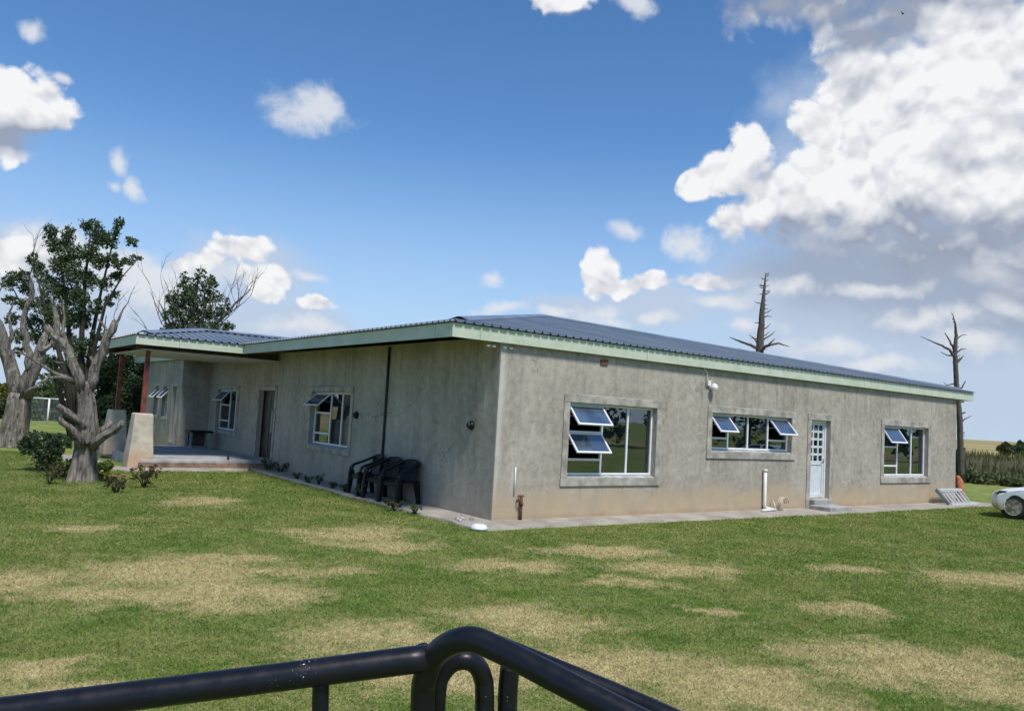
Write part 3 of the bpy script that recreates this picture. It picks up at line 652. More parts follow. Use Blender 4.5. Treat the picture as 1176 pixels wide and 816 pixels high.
pk, pk2 = ((X0+X1)/2, Y0+HALF, zr+.01), ((X0+X1)/2, Y1-HALF, zr+.01)
hs = .30
cap((X0+hs, Y0+hs, 3.445+hs*TAN), pk, roofo); cap((X1-hs, Y0+hs, 3.445+hs*TAN), pk, roofo); cap(pk, pk2, roofo); cap((X0+hs, Y1-hs, 3.445+hs*TAN), pk2, roofo); cap((X1-hs, Y1-hs, 3.445+hs*TAN), pk2, roofo)
# fascia boards
def board(a, b, parent=H, th=.03, z0=ZF0, z1=ZF1):
    a, b = Vector((*a, 0)), Vector((*b, 0)); d = (b-a).normalized(); r = Vector((-d.y, d.x, 0))*th
    mb = MB(); V = [a, b, b+r, a+r]; zm = z0+(z1-z0)*.46
    mb.add([(p.x,p.y,z0) for p in V]+[(p.x,p.y,zm) for p in V], [(0,3,2,1),(4,5,6,7),(0,1,5,4),(1,2,6,5),(2,3,7,6),(3,0,4,7)])
    V2 = [a+r*.18, b+r*.18, b+r, a+r]
    mb.add([(p.x,p.y,zm+.001) for p in V2]+[(p.x,p.y,z1) for p in V2], [(0,3,2,1),(4,5,6,7),(0,1,5,4),(1,2,6,5),(2,3,7,6),(3,0,4,7)])
    return mb.build('fascia', M_green, parent)
PX0, PY0, PY1 = -3.88, 10.5, 14.85
board((X0, Y0), (X1, Y0)); board((X1, Y0+.031), (X1, Y1-.031)); board((X0, PY0-.001), (X0, Y0+.031))
board((X0, Y1-.031), (X0, PY1+.001)); board((X1, Y1), (X0, Y1))
# porch roof
pl = X0-PX0
po = sheet('porch_roof', (PX0-ov, PY0-ov, 0), (1,0,0), (0,1,0), pl+2.3, lambda t: max(0, t-pl-.02), lambda t: min(t, (PY1-PY0)/2+ov), H, z0=3.432, pitch=.21, amp=.021)
sheet('roof_slope', (PX0-ov, PY1+ov, 0), (1,0,0), (0,-1,0), pl+2.3, lambda t: max(0, t-pl-.02), lambda t: min(t, (PY1-PY0)/2+ov), po, z0=3.432, pitch=.21)
sheet('roof_slope', (PX0-ov, PY0-ov, 0), (0,1,0), (1,0,0), PY1-PY0+2*ov, lambda t: 0, lambda t: min(t, PY1-PY0+2*ov-t), po, z0=3.432, pitch=.21)
board((PX0, PY0), (X0+.03, PY0), po); board((PX0, PY1-.031), (PX0, PY0+.031), po); board((X0+.03, PY1), (PX0, PY1), po)
hp = (PY1-PY0)/2; zp = 3.445+hp*TAN
cap((PX0+.2, PY0+.2, 3.445+.2*TAN), (PX0+hp, PY0+hp, zp), po); cap((PX0+.2, PY1-.2, 3.445+.2*TAN), (PX0+hp, PY0+hp, zp), po); cap((PX0+hp, PY0+hp, zp), (X0+hp, PY0+hp, zp), po)
MB().box(PX0+.25,-.03,PY0+.22,PY1-.1,3.06,3.085).build('porch_ceiling', M_ceil, po)
for y_ in (PY0+.36, PY1-.3): MB().box(PX0+.12,-.02,y_,y_+.1,3.09,3.25).build('beam', M_timber, po)
# rafters under the eaves
for k in range(17):
    y = .25 + k*.62
    if y > 10.3: break
    if y < 1.4: continue
    MB().bar((X0+.05, y, 3.31), (.3, y, 3.31+(.3-X0)*TAN), .05, .14).build('rafter', M_timber, roofo)
# porch: slab, pillars, posts
MB().box(-3.5,-.028,10.68,17.04,-.02,.25).build('porch_slab', M_conc, H, bevel=.02)
sk = MB(); sk.box(-3.52,-.05,10.62,10.676,-.02,.17); sk.build('slab_edge', mat('slab_earth', (.24,.165,.115), .95, var=.3, scale=5, bump=.5), H)
def pillar(x, y, zb):
    mb = MB(); lv = [(zb,.325),(zb+.35,.305),(zb+.9,.255),(1.34,.228),(1.42,.22)]; V = []; F = []
    rg = random.Random(int(y*10))
    for (z, h) in lv:
        for (sx, sy) in ((-1,-1),(1,-1),(1,1),(-1,1)): V.append((x+sx*h*(1+rg.uniform(-.03,.03)), y+sy*h*(1+rg.uniform(-.03,.03)), z))
    for i in range(len(lv)-1):
        for j in range(4): a = 4*i+j; b = 4*i+(j+1) % 4; F.append((a,b,b+4,a+4))
    F += [(3,2,1,0), tuple(4*(len(lv)-1)+j for j in range(4))]
    mb.add(V, F); p = mb.build('porch_pillar', M_pillar, H, bevel=.035, seg=2)
    MB().box(x-.055,x+.055,y-.055,y+.055,1.41,3.20).build('post', M_red, p, bevel=.008)
    MB().box(x-.11,x+.11,y-.11,y+.11,1.415,1.432).build('post_plate', M_red, p)
pillar(-3.46, 11.0, -.02); pillar(-3.42, 14.45, .1)
# wall fittings
def bulkhead(y, z):
    mb = MB(); mb.lathe([(.085,-.0),(.085,-.03),(.07,-.06),(.035,-.075)], (0,y,z), 18, 'x'); o = mb.build('wall_light', M_black, H, smooth=False)
    MB().lathe([(.055,-.076),(.045,-.10),(.02,-.11)], (0,y,z), 16, 'x').build('lens', M_blackp, o)
bulkhead(.78, 1.68); bulkhead(5.56, 1.71)
MB().tube([(-.03,4.14,.05),(-.03,4.14,1.4),(-.028,4.142,2.3),(-.03,4.14,3.25)], .028, 10).build('downpipe', M_blackp, H)
mb = MB(); mb.box(2.42,2.62,-.03,-.001,3.0,3.10); mb.build('air_vent', M_rust, H, bevel=.005)
# lamp on a white conduit
lp = MB(); lp.tube([(5.50,-.02,3.16),(5.58,-.02,3.13),(5.62,-.02,3.09),(5.62,-.02,2.78)], .014, 8); lo = lp.build('outside_lamp', M_pvc, H)
MB().box(5.64,5.74,-.05,-.001,2.80,2.92).build('lamp_base', M_pvc, lo)
MB().lathe([(.02,.06),(.065,.03),(.085,-.03),(.07,-.08),(.02,-.10)], (5.78,-.11,2.80), 16).build('lamp_shade', M_white, lo)
# cable clips at the corner
for x in (-.34,-.22,.02,.16): MB().box(x,x+.07,-.05,-.005,3.085,3.125).build('clip', M_pvc, H, bevel=.008)
# standpipe with conduit
t_ = MB(); t_.tube([(.46,-.022,.98),(.46,-.022,.50)], .014, 8); tp = t_.build('conduit', M_pvc, H)
t2 = MB(); t2.tube([(.60,-.06,.02),(.60,-.06,.47)], .026, 8); t2.tube([(.52,-.06,.47),(.64,-.06,.47)], .018, 8); t2.tube([(.52,-.06,.47),(.52,-.10,.40),(.58,-.07,.33)], .014, 8); t2.tube([(.60,-.06,.30),(.60,-.06,.36)], .04, 8); t2.build('standpipe', M_rust, H)
# waste pipe, elbow and coiled hose
t3 = MB(); t3.tube([(7.80,-.06,.98),(7.80,-.06,.16),(7.83,-.08,.09),(7.98,-.20,.06)], .042, 12); t3.tube([(7.80,-.06,.985),(7.80,-.06,.93)], .052, 12); t3.tube([(7.35,-.32,.075),(7.90,-.30,.08)], .03, 10); t3.build('waste_pipe', M_pvc, H)
t4 = MB()
for k in range(3):
    a0 = .1*k; t4.tube([(8.32+.13*math.cos(a)*(1+.1*k), -.16-.05*k, .19+.15*math.sin(a)) for a in [i*math.pi/9+a0 for i in range(16)]], .013, 6)
t4.tube([(8.05,-.2,.06),(8.10,-.12,.18),(8.12,-.05,.26)], .02, 8)
setk(t4.build('hose', mat('hose_cream', (.52,.46,.36), .6)), 'cream hose looped against wall base beside white waste pipe', 'hose')

# curtains behind the far right window
def curtain():
    V = []; F = []; n = 120
    for i in range(n+1):
        x = 13.75+i*1.95/n; y = .40+.05*math.sin(i*.62)+.02*math.sin(i*1.7)
        V += [(x,y,.35),(x,y,2.45)]
    for i in range(n): F.append((2*i,2*i+2,2*i+3,2*i+1))
    m_ = MB(); m_.add(V, F); m_.smooth = True
    setk(m_.build('curtain', mat('curtain_blue', (.13,.20,.29), .85, var=.1), solid=.003), 'grey blue pleated curtain hanging inside the right end window', 'curtain')
curtain()
# ------------------------------------------------------------------ porch things
g_ = Vector((-.62, 15.9, .25))
fb = empty('brick_stand', g_, 'low square stand with dark flat top at the back of the porch', 'stand')
MB().box(-.98,-.24,15.55,16.25,.76,.83).build('stand_top', M_black, fb, bevel=.01)
for (x, y) in ((-.93,15.6),(-.29,15.6),(-.93,16.2),(-.29,16.2)): MB().box(x-.035,x+.035,y-.035,y+.035,.25,.758).build('leg', M_step, fb)
MB().box(-.88,-.34,16.12,16.15,.30,.75).build('back_panel', M_timber, fb)
st = ground(261, 538.5)
setk(MB().tube([(st.x,st.y,-.05),(st.x,st.y,.36),(st.x,st.y,.37)], [.03,.028,.02], 8).build('garden_stake', M_black), 'short dark stake standing on the path in front of the porch slab', 'stake')

# ------------------------------------------------------------------ plastic armchairs
def armchair(label, loc, rz):
    e = empty('plastic_chair', (0,0,0), label, 'chair', 'black plastic armchairs against the wall')
    def surf(name, fn, nu, nv, th, parent=e):
        mb = MB(); V = [fn(-1+2*i/nu, j/nv) for i in range(nu+1) for j in range(nv+1)]; n = nv+1
        F = [(i*n+j, (i+1)*n+j, (i+1)*n+j+1, i*n+j+1) for i in range(nu) for j in range(nv)]
        mb.add(V, F); mb.smooth = True; return mb.build(name, M_black, parent, solid=th)
    surf('seat', lambda u, v: (-.22+.45*v, u*(.215+.03*v), .425-.03*(1-u*u)*math.sin(v*2.6)+.012*v-(.035*max(0,(v-.85)/.15)**2)), 12, 10, .012)
    def back(u, v):
        a = u*R_(54); top = .865-.025*u*u-.05*max(0., (abs(u)-.72)/.28)**2
        z = .40+(top-.40)*v; return (-.10-.135*math.cos(a)-.10*v*math.cos(a*.6), .275*math.sin(a)/math.sin(R_(54))*(1-.10*v*v+.02*math.cos(v*3)), z)
    surf('backrest', back, 20, 12, .014)
    for s in (-1, 1):
        m_ = MB(); pts = [(-.27,.245*s,.80),(-.18,.265*s,.755),(-.06,.28*s,.70),(.07,.288*s,.655),(.16,.288*s,.625),(.215,.286*s,.575),(.235,.28*s,.50),(.238,.272*s,.42)]
        for a, b in zip(pts, pts[1:]):
            d = (Vector(b)-Vector(a))*.06; m_.bar(Vector(a)-d, Vector(b)+d, .10, .045)
        m_.build('armrest', M_black, e, bevel=.010)
    for sx, sy in ((1,-1),(1,1),(-1,-1),(-1,1)):
        m_ = MB(); x0 = .225 if sx > 0 else -.21; dx = .03*sx + (0 if sx > 0 else -.05)
        zt = .50 if sx > 0 else .47; w0, w1 = .062, .040
        a = Vector((x0, .258*sy, zt)); b = Vector((x0+dx, .29*sy, 0))
        V = []
        for (p, w_) in ((a, w0), (b, w1)): V += [p+Vector((-w_,-w_*.7,0)), p+Vector((w_,-w_*.7,0)), p+Vector((w_,w_*.7,0)), p+Vector((-w_,w_*.7,0))]
        m_.add(V, [(0,1,2,3),(7,6,5,4),(0,4,5,1),(1,5,6,2),(2,6,7,3),(3,7,4,0)]); m_.build('leg', M_black, e, bevel=.010)
    ap = MB()
    ap.box(.215,.245,-.245,.245,.335,.43); ap.build('front_apron', M_black, e, bevel=.006)
    e.location = loc; e.rotation_euler = (0, 0, rz); e.scale = (1, 1, 1)
    return e
def copy_tree(o, parent=None):
    kids = [c for c in bpy.data.objects if c.parent == o]
    c = o.copy(); COL.objects.link(c)
    if parent: c.parent = parent
    for k in kids: copy_tree(k, c)
    return c
ch = armchair('leftmost black plastic armchair, nearest the side window', (-.40, 4.13, .04), math.pi-.10)
c2 = copy_tree(ch); c2.location = (-.40, 3.36, .04); c2.rotation_euler.z = math.pi+.10; c2['label'] = 'middle black plastic armchair of the three by the wall'
c3 = copy_tree(ch); c3.location = (-.40, 2.65, .04); c3.rotation_euler.z = math.pi+.16; c3['label'] = 'rightmost black plastic armchair, nearest the house corner'

# white lid on the apron corner
l_ = Vector((-.72, -.66, .02))
setk(MB().lathe([(.02,.085),(.09,.08),(.125,.06),(.14,.025),(.145,.0)], l_, 24).build('bowl', M_white, smooth=True), 'white upturned plastic bowl on the corner of the cement apron', 'bowl')
for k, (x, y, r) in enumerate([(-.55,.25,.05),(-.42,.32,.06),(-.30,.18,.045),(-.62,.05,.04),(-.2,.6,.05)]):
    mb = MB(); mb.lathe([(r*.5,0),(r,.02),(r*.8,.045),(r*.3,.06)], (x,y,.03), 7)
    mb.v = [(vx+rnd.uniform(-.012,.012), vy+rnd.uniform(-.012,.012), vz) for vx,vy,vz in mb.v]
    setk(mb.build('stone', M_step, smooth=False), 'small rubble stone lying on the apron near the house corner', 'stone', 'rubble stones on the apron')

# aluminium ladder lying on edge against the wall
M_lad = mat('ladder_alloy', (.72,.73,.72), .45, .35, var=.12, scale=12)
L = empty('ladder', (16.6,-.3,.05), 'aluminium stepladder lying on its side against the right end of the wall', 'ladder')
for (dy, nm) in ((0, .0), (-.085, .02)):
    lo_, hi_ = (-.50+dy, .05), (-.20+dy, .44)
    MB().bar((15.98,lo_[0],lo_[1]),(17.62,lo_[0],lo_[1]),.03,.075).build('rail', M_lad, L, bevel=.004, seg=1)
    MB().bar((15.90,hi_[0],hi_[1]),(17.28,hi_[0],hi_[1]),.03,.075).build('rail', M_lad, L, bevel=.004, seg=1)
    for k in range(6):
        x = 16.08+k*.225
        MB().bar((x+.05+nm,lo_[0],lo_[1]),(x+nm,hi_[0],hi_[1]),.03 if dy else .085,.028).build('rung', M_lad, L)
MB().bar((15.90,-.55,.06),(15.84,-.20,.46),.07,.10).build('top_cap', mat('cap_grey', (.16,.20,.19), .6), L, bevel=.015)
# orange bundle
o_ = spot(1101.5, 577, 24.9); o_.z = 0
mb = MB(); mb.tube([(o_.x+.02,o_.y,-.02),(o_.x+.04,o_.y,.2),(o_.x+.01,o_.y,.42),(o_.x-.02,o_.y,.58),(o_.x-.02,o_.y,.68),(o_.x-.08,o_.y,.76),(o_.x-.10,o_.y,.82)], [.07,.10,.115,.13,.10,.075,.04], 16, .09, flute=.16)
setk(mb.build('bundle', mat('orange_plastic', (.55,.19,.085), .6, var=.3, scale=7)), 'orange upright bundle just behind the far right house corner', 'bundle')

# ------------------------------------------------------------------ trees
def tree_dead(name, base, trunk, branches, m_bark, label, cat='tree', n=14, wob=.10, twig=None, group=None):
    """trunk: [(px,py,d,r)] ; branches: list of the same"""
    e = empty(name, base, label, cat, group); rg = random.Random(len(branches)*13+int(base[0]*10))
    def pts(l, jit, slim=.72):
        P = [spot(x, y, d) for (x, y, d, r) in l]; slim = slim if n > 12 else .95; Rr = [r*slim for (_, _, _, r) in l]
        # subdivide with slight wander
        Q, q = [], []
        for i in range(len(P)-1):
            k = max(1, int((P[i+1]-P[i]).length/max(.06, Rr[i]*1.6))); k = min(k, 8)
            for j in range(k):
                f = j/k; s = Rr[i]*(1-f)+Rr[i+1]*f
                Q.append(P[i].lerp(P[i+1], f)+Vector((rg.uniform(-1,1), rg.uniform(-1,1), rg.uniform(-.5,.5)))*s*jit*(0 if (i == 0 and j == 0) else 1)); q.append(s)
        Q.append(P[-1]); q.append(Rr[-1]); return Q, q
    Q, q = pts(trunk, .10); t = MB(); t.tube(Q, q, n+14, wob*.35, rg=rg, flute=.13 if n > 12 else .05); to = t.build('trunk', m_bark, e)
    for b in branches:
        Q, q = pts(b, .38); mb = MB(); mb.tube(Q, q, n+6 if n > 12 else n, wob*.7, rg=rg, flute=.11 if n > 12 else .03); mb.build('branch', m_bark, e)
    if twig:
        def grow(p, d, L, r, k):
            Q = [p]; 
            for i in range(4):
                d = (d+Vector((rg.gauss(0,.14), rg.gauss(0,.14), rg.gauss(.03,.10)))).normalized(); Q.append(Q[-1]+d*L/4)
            mb.tube(Q, [r*(1-.18*i) for i in range(5)], 4, 0, cap=False)
            if k > 0:
                for i in (2, 3, 4):
                    if rg.random() < .85: grow(Q[i], (d+Vector((rg.gauss(0,.5), rg.gauss(0,.5), rg.gauss(.15,.35)))).normalized(), L*.62, r*.55, k-1)
        for (x, y, d, x2, y2, L, r, k) in twig:
            a, b = spot(x, y, d), spot(x2, y2, d+rg.uniform(-.6,.6)); mb = MB(); grow(a, (b-a).normalized(), L, r, k); mb.build('twig', m_bark, e)
    return e
D1 = 17.0
b1 = ground(95, 551)
tree_dead('dead_tree', (b1.x,b1.y,0), [(95,556,D1,.52),(96,550,D1,.43),(97,535,D1,.33),(99,515,D1,.30),(101,497,D1,.31),(101,480,D1,.25),(99,462,D1,.225),(97,447,D1,.21),(96,438,D1,.16)],
 [[(106,512,D1-.1,.15),(118,502,D1-.3,.12),(130,494,D1-.4,.10),(141,485,D1-.5,.085)],
  [(103,500,D1+.1,.13),(113,495,D1+.2,.10),(124,490,D1+.3,.085),(128,484,D1+.35,.06)],
  [(97,492,D1-.1,.13),(86,480,D1-.3,.10),(76,474,D1-.45,.11),(66,466,D1-.6,.075)],
  [(94,512,D1-.2,.14),(84,494,D1-.4,.09),(72,484,D1-.5,.075),(69,478,D1-.5,.06)],
  [(96,450,D1,.17),(88,432,D1-.1,.145),(83,412,D1-.1,.135),(76,401,D1-.15,.12),(64,386,D1-.2,.11),(53,374,D1-.2,.09)],
  [(66,388,D1-.2,.09),(64,366,D1-.1,.075),(61,350,D1,.05),(57,338,D1,.02)],
  [(78,402,D1,.06),(72,380,D1+.2,.045),(74,362,D1+.3,.03),(70,340,D1+.3,.012)],
  [(99,450,D1,.17),(106,434,D1+.1,.145),(113,414,D1+.15,.13),(121,394,D1+.2,.125),(128,378,D1+.2,.115),(133,368,D1+.2,.095)],
  [(110,420,D1+.1,.06),(104,410,D1+.2,.045)],
  [(130,378,D1+.2,.05),(138,364,D1+.2,.035),(141,355,D1+.2,.022),(148,346,D1+.2,.008)],
  [(126,384,D1+.2,.05),(118,372,D1+.4,.035),(112,366,D1+.5,.02)],
  [(90,440,D1,.085),(76,433,D1-.3,.065),(62,428,D1-.5,.055),(46,418,D1-.7,.04),(30,408,D1-.9,.025),(17,401,D1-1,.012)],
  [(88,441,D1,.06),(70,433,D1-.5,.05),(55,434,D1-.8,.04),(44,440,D1-1,.03),(36,447,D1-1.2,.012)],
  [(82,418,D1,.05),(70,417,D1+.2,.04),(60,414,D1+.4,.02)]],
 B_grey, 'gnarled grey pollarded tree with cut stumps on the lawn left of the porch', n=18, wob=.13,
 twig=[(61,352,D1,62,330,.5,.012,1),(147,348,D1+.2,150,338,.4,.010,1),(133,370,D1+.2,124,345,.5,.013,1),(53,376,D1-.2,40,352,.6,.015,2)])
D2 = 25.5; b2 = ground(17, 512)
tree_dead('dead_tree', (b2.x,b2.y,0), [(16,516,D2,.70),(17,511,D2,.62),(18,495,D2,.56),(20,475,D2,.50),(23,458,D2,.46),(24,450,D2,.36)],
 [[(22,456,D2,.34),(14,436,D2,.29),(9,415,D2,.26),(4,396,D2-.2,.23),(-4,372,D2-.3,.19),(-12,345,D2-.4,.12)],
  [(27,456,D2,.34),(33,438,D2,.30),(40,416,D2,.26),(47,402,D2+.2,.24),(52,390,D2+.2,.18),(54,380,D2+.3,.10)],
  [(36,428,D2,.20),(32,404,D2,.16),(27,372,D2,.12),(29,358,D2,.11),(36,344,D2,.11),(37,328,D2,.09),(33,316,D2,.05)],
  [(28,452,D2,.16),(36,447,D2-.3,.12),(44,444,D2-.5,.05)],
  [(46,404,D2,.14),(58,396,D2+.3,.10),(66,384,D2+.4,.05)],
  [(6,404,D2,.12),(14,385,D2,.08),(10,362,D2,.05),(16,345,D2,.02)]],
 B_grey, 'thick grey bare trunk forking in two at the left edge of the lawn', n=18, wob=.10,
 twig=[(33,318,D2,38,300,1.2,.025,2),(-8,352,D2,6,325,1.2,.03,2)])
def leafy(name, base, trunk, stems, clumps, d, size, n, leafm, barkm, label, seed, zr=.8, group=None, cat='tree', aspect=.5):
    e = empty(name, base, label, cat, group); rg = random.Random(seed)
    mb = MB()
    for s in trunk+stems:
        Q = [spot(x, y, dd) for (x, y, dd, r) in s]; mb.tube(Q, [r for (_,_,_,r) in s], 8, .08, rg=rg)
    if mb.v: mb.build('trunk', barkm, e)
    k = d/FPX; C = []
    tot = sum(c[2]*c[3] for c in clumps)
    for (x, y, rx, ry) in clumps:
        p = spot(x, y, d + rg.uniform(-1, 1)*rx*k*zr); C.append((p, (rx*k, rx*k*zr, ry*k), max(12, n*rx*ry/tot)))
    V, F = leaves(C, size, seed, aspect=aspect); me = npmesh('crown', V, F, leafm, 4); o = bpy.data.objects.new('crown', me); COL.objects.link(o); o.parent = e
    me.transform(Matrix.Translation(-Vector(base)))
    return e
D3 = 31.; b3 = ground(88, 503)
stems = [[(86,505,D3,.16),(84,450,D3,.13),(80,390,D3,.09),(74,330,D3,.05),(66,285,D3,.02)],[(90,505,D3,.17),(92,440,D3,.14),(94,380,D3,.10),(98,320,D3,.06),(104,268,D3,.02)],
 [(93,505,D3,.15),(100,440,D3,.12),(106,385,D3+.4,.09),(116,335,D3+.5,.05),(128,285,D3+.5,.03),(136,262,D3+.5,.01)],[(96,505,D3,.13),(103,450,D3,.10),(108,400,D3-.4,.08),(121,350,D3-.5,.045),(140,318,D3-.5,.025),(158,298,D3-.5,.01)],
 [(84,505,D3,.14),(78,440,D3-.4,.11),(62,385,D3-.5,.07),(48,340,D3-.5,.04),(40,305,D3-.5,.015)],[(82,505,D3,.12),(66,440,D3+.3,.09),(40,385,D3+.5,.06),(22,345,D3+.5,.03),(12,325,D3+.5,.012)],
 [(110,400,D3,.05),(124,392,D3,.03),(132,385,D3,.012)],[(100,420,D3,.05),(118,396,D3,.035),(122,362,D3,.015)]]
cl3 = [(57,268,9,11),(64,282,12,10),(78,272,9,14),(84,292,14,14),(70,304,14,14),(88,315,14,14),(104,258,12,9),(112,272,14,12),(104,290,10,14),(124,278,12,9),(134,262,7,12),(139,254,4,6),(116,300,12,10),(128,296,8,8),
 (150,278,9,6),(146,300,9,5),(157,296,8,4),(136,304,8,6),(133,318,10,6),(120,326,10,8),(38,298,7,8),(44,308,8,8),(50,318,10,9),(60,330,14,14),(76,338,15,15),(92,342,12,14),(104,322,9,12),
 (22,318,13,9),(10,326,9,9),(30,332,10,8),(14,344,10,7),(50,350,14,13),(64,362,16,14),(84,364,14,15),(40,370,13,11),(98,366,9,14),(112,352,9,10),(124,346,7,7),(132,338,7,5),(50,388,14,12),(72,392,15,13),(92,396,12,12),(112,384,9,8),(30,350,10,8),
 (24,386,12,9),(14,366,9,8),(106,408,8,8),(136,318,5,8),(60,416,12,10),(80,420,10,10),(20,404,8,6)]
leafy('leafy_tree', (b3.x,b3.y,0), [], stems, [(x, y, rx*.95, ry*.95) for x, y, rx, ry in cl3], D3, .092, 40000, L_dark, B_dark, 'tall green many-stemmed tree rising behind the pollarded grey tree', 11)
# dense shrubs and trees behind, left of the porch
D4 = 34.; p4 = ground(140, 500); 
leafy('dense_shrub', (p4.x,p4.y,0), [], [[(140,502,D4,.15),(138,460,D4,.10),(140,420,D4,.05)],[(140,502,D4,.12),(155,450,D4,.08),(160,415,D4,.04)],[(140,502,D4,.12),(122,450,D4,.08),(116,418,D4,.04)]],
 [(122,425,18,16),(140,412,16,12),(156,420,16,14),(132,440,22,20),(152,446,20,22),(166,440,14,22),(118,452,16,20),(140,466,26,18),(160,474,18,20),(120,478,18,18),(142,490,26,12),(170,466,12,26),(126,400,8,7),(112,412,9,8),(172,412,10,10),(178,395,8,6)], D4, .13, 30000, L_deep, B_dark, 'dense dark evergreen shrub filling the gap beside the porch posts', 5)
D5 = 50.; 
for (px, py, lst, lm, lab, sd) in [
 (76,480,[(74,432,22,18),(58,446,20,18),(90,440,18,18),(78,462,26,18),(60,470,18,14),(96,466,16,18),(80,415,14,10),(100,420,14,14)], L_dark, 'dark green round tree beyond the white gate frame', 21),
 (55,481,[(52,452,11,9),(62,456,9,8),(44,460,9,9),(54,466,13,10)], L_mid, 'light yellowish green shrub above the white gate frame', 22),
 (8,480,[(6,446,9,8),(14,452,9,8),(2,458,11,10)], L_yel, 'yellow leaved tree far off at the left edge', 23),
 (15,481,[(10,466,16,10),(26,468,12,9),(36,462,10,10),(16,478,22,9),(36,478,14,8)], L_dark, 'low dark bush behind the thick forked trunk', 24),
 (48,482,[(36,480,12,9),(50,480,14,10),(64,480,12,9),(76,480,12,10)], L_deep, 'dark low hedge clump right behind the white gate frame', 25)]:
    b = ground(px, py); dd = (b-CAM).dot(CF)
    leafy('garden_tree', (b.x,b.y,0), [[(px,py+1,dd,.14),(px,py-18,dd,.09),(px,py-34,dd,.04)]], [], lst, dd, .30, 3200 if lm is not L_yel else 1200, lm, B_dark, lab, sd)
# half dead tree behind the porch roof
D6 = 40.; b6 = ground(216, 498)
tw = [(204,392,D6,186,352,1.8,.05,2),(198,380,D6,168,335,2.2,.045,3),(190,372,D6,186,320,2.2,.04,3),(186,372,D6,160,318,2.2,.035,3),(202,372,D6,204,330,1.6,.035,2),(172,385,D6,160,345,1.5,.03,2),(252,368,D6,286,332,2.0,.045,3),(264,356,D6,298,322,1.7,.035,3),(256,362,D6,268,326,1.6,.03,2),(246,376,D6,290,345,1.8,.035,2)]
e6 = leafy('half_dead_tree', (b6.x,b6.y,0), [[(216,500,D6,.28),(216,450,D6,.24),(218,400,D6,.19),(222,360,D6,.10),(228,318,D6,.04),(231,304,D6,.015)]],
 [[(217,420,D6,.13),(205,392,D6,.09),(196,372,D6,.055),(182,345,D6,.03)],[(218,410,D6,.13),(236,386,D6,.09),(254,366,D6,.06),(272,346,D6,.04),(288,332,D6,.02)],[(218,400,D6,.10),(206,360,D6,.06),(200,335,D6,.03)],[(220,390,D6,.1),(240,352,D6,.05),(246,330,D6,.02)]],
 [(230,314,7,8),(220,328,14,9),(238,326,11,9),(212,336,14,11),(230,344,18,13),(246,342,12,10),(204,348,13,10),(218,358,18,12),(240,360,18,12),(198,362,13,10),(256,358,9,9),(226,374,20,10),(204,376,16,9),(246,376,16,9),(262,374,9,6),(194,376,9,7),(212,318,5,7),(244,322,6,6),(196,342,7,6),(260,346,6,5)], D6, .125, 10000, L_dark, B_bare, 'part bare tree with a green crown rising behind the porch roof', 31)
rg6 = random.Random(4)
def grow(mb, rg, p, d, L, r, k):
    Q = [p]
    for i in range(4):
        d = (d+Vector((rg.gauss(0,.12), rg.gauss(0,.12), rg.gauss(.05,.08)))).normalized(); Q.append(Q[-1]+d*L/4)
    mb.tube(Q, [r*(1-.2*i) for i in range(5)], 4, 0, cap=False)
    if k > 0:
        for i in (1, 2, 3, 4):
            if rg.random() < .75: grow(mb, rg, Q[i], (d+Vector((rg.gauss(0,.38), rg.gauss(0,.38), rg.gauss(.1,.3)))).normalized(), L*.6, r*.55, k-1)
for (x, y, d, x2, y2, L_, r, k) in tw:
    a, b = spot(x, y, d), spot(x2, y2, d+rg6.uniform(-.6,.6)); mb = MB(); grow(mb, rg6, a, (b-a).normalized(), L_, r, k); mb.build('twig', B_bare, e6)
# dead conifers beyond the roof on the right
D7 = 38.; b7 = spot(868, 540, D7); b7.z = 0
def stubs(tr, d, n, seed, L0):
    rg = random.Random(seed); out = []
    for i in range(n):
        f = rg.random()**.8; k = f*(len(tr)-1); j = min(int(k), len(tr)-2); ff = k-j
        x = tr[j][0]*(1-ff)+tr[j+1][0]*ff; y = tr[j][1]*(1-ff)+tr[j+1][1]*ff; s = rg.choice((-1, 1)); L = L0*(1.15-f*.85)*rg.uniform(.4, 1)
        dz = rg.uniform(-1, 1)*L/FPX*d*.6
        out.append([(x,y,d,.045*(1.1-f)),(x+s*L*.55,y-L*rg.uniform(-.05,.35),d+dz*.6,.025),(x+s*L,y-L*rg.uniform(.1,.7),d+dz,.008)])
    return out
tr7 = [(868,541,D7,.30),(870,470,D7,.25),(872,408,D7,.205),(874,380,D7,.165),(876,350,D7,.11),(878,330,D7,.06),(879.5,313,D7,.015)]
br7 = [[(873,402,D7,.09),(862,396,D7,.07),(850,392,D7-.5,.05),(838,387,D7-.7,.015)],[(873,400,D7,.09),(884,396,D7,.065),(894,394,D7+.3,.045),(907,398,D7+.4,.012)],[(873,404,D7,.08),(882,396,D7-1,.05),(890,389,D7-1.2,.015)],[(873,405,D7,.07),(860,404,D7-1,.05),(848,400,D7-1.5,.012)],
 [(873,400,D7,.06),(866,388,D7+1,.03),(860,384,D7+1.2,.01)],[(873,392,D7,.05),(886,384,D7+.6,.03),(890,380,D7+.6,.01)]]
tree_dead('dead_conifer', (b7.x,b7.y,0), tr7, br7+stubs(tr7[2:], D7, 26, 3, 15), B_dead, 'bare dead conifer standing behind the middle of the roof', n=9, wob=.06)
D8 = 37.; b8 = ground(1102, 555)
tr8 = [(1104,557,D8,.17),(1103,520,D8,.14),(1102,480,D8,.13),(1099,446,D8,.115),(1097.5,420,D8,.105),(1096.5,404,D8,.10),(1098,385,D8,.075),(1097,372,D8,.045),(1094,360,D8,.015)]
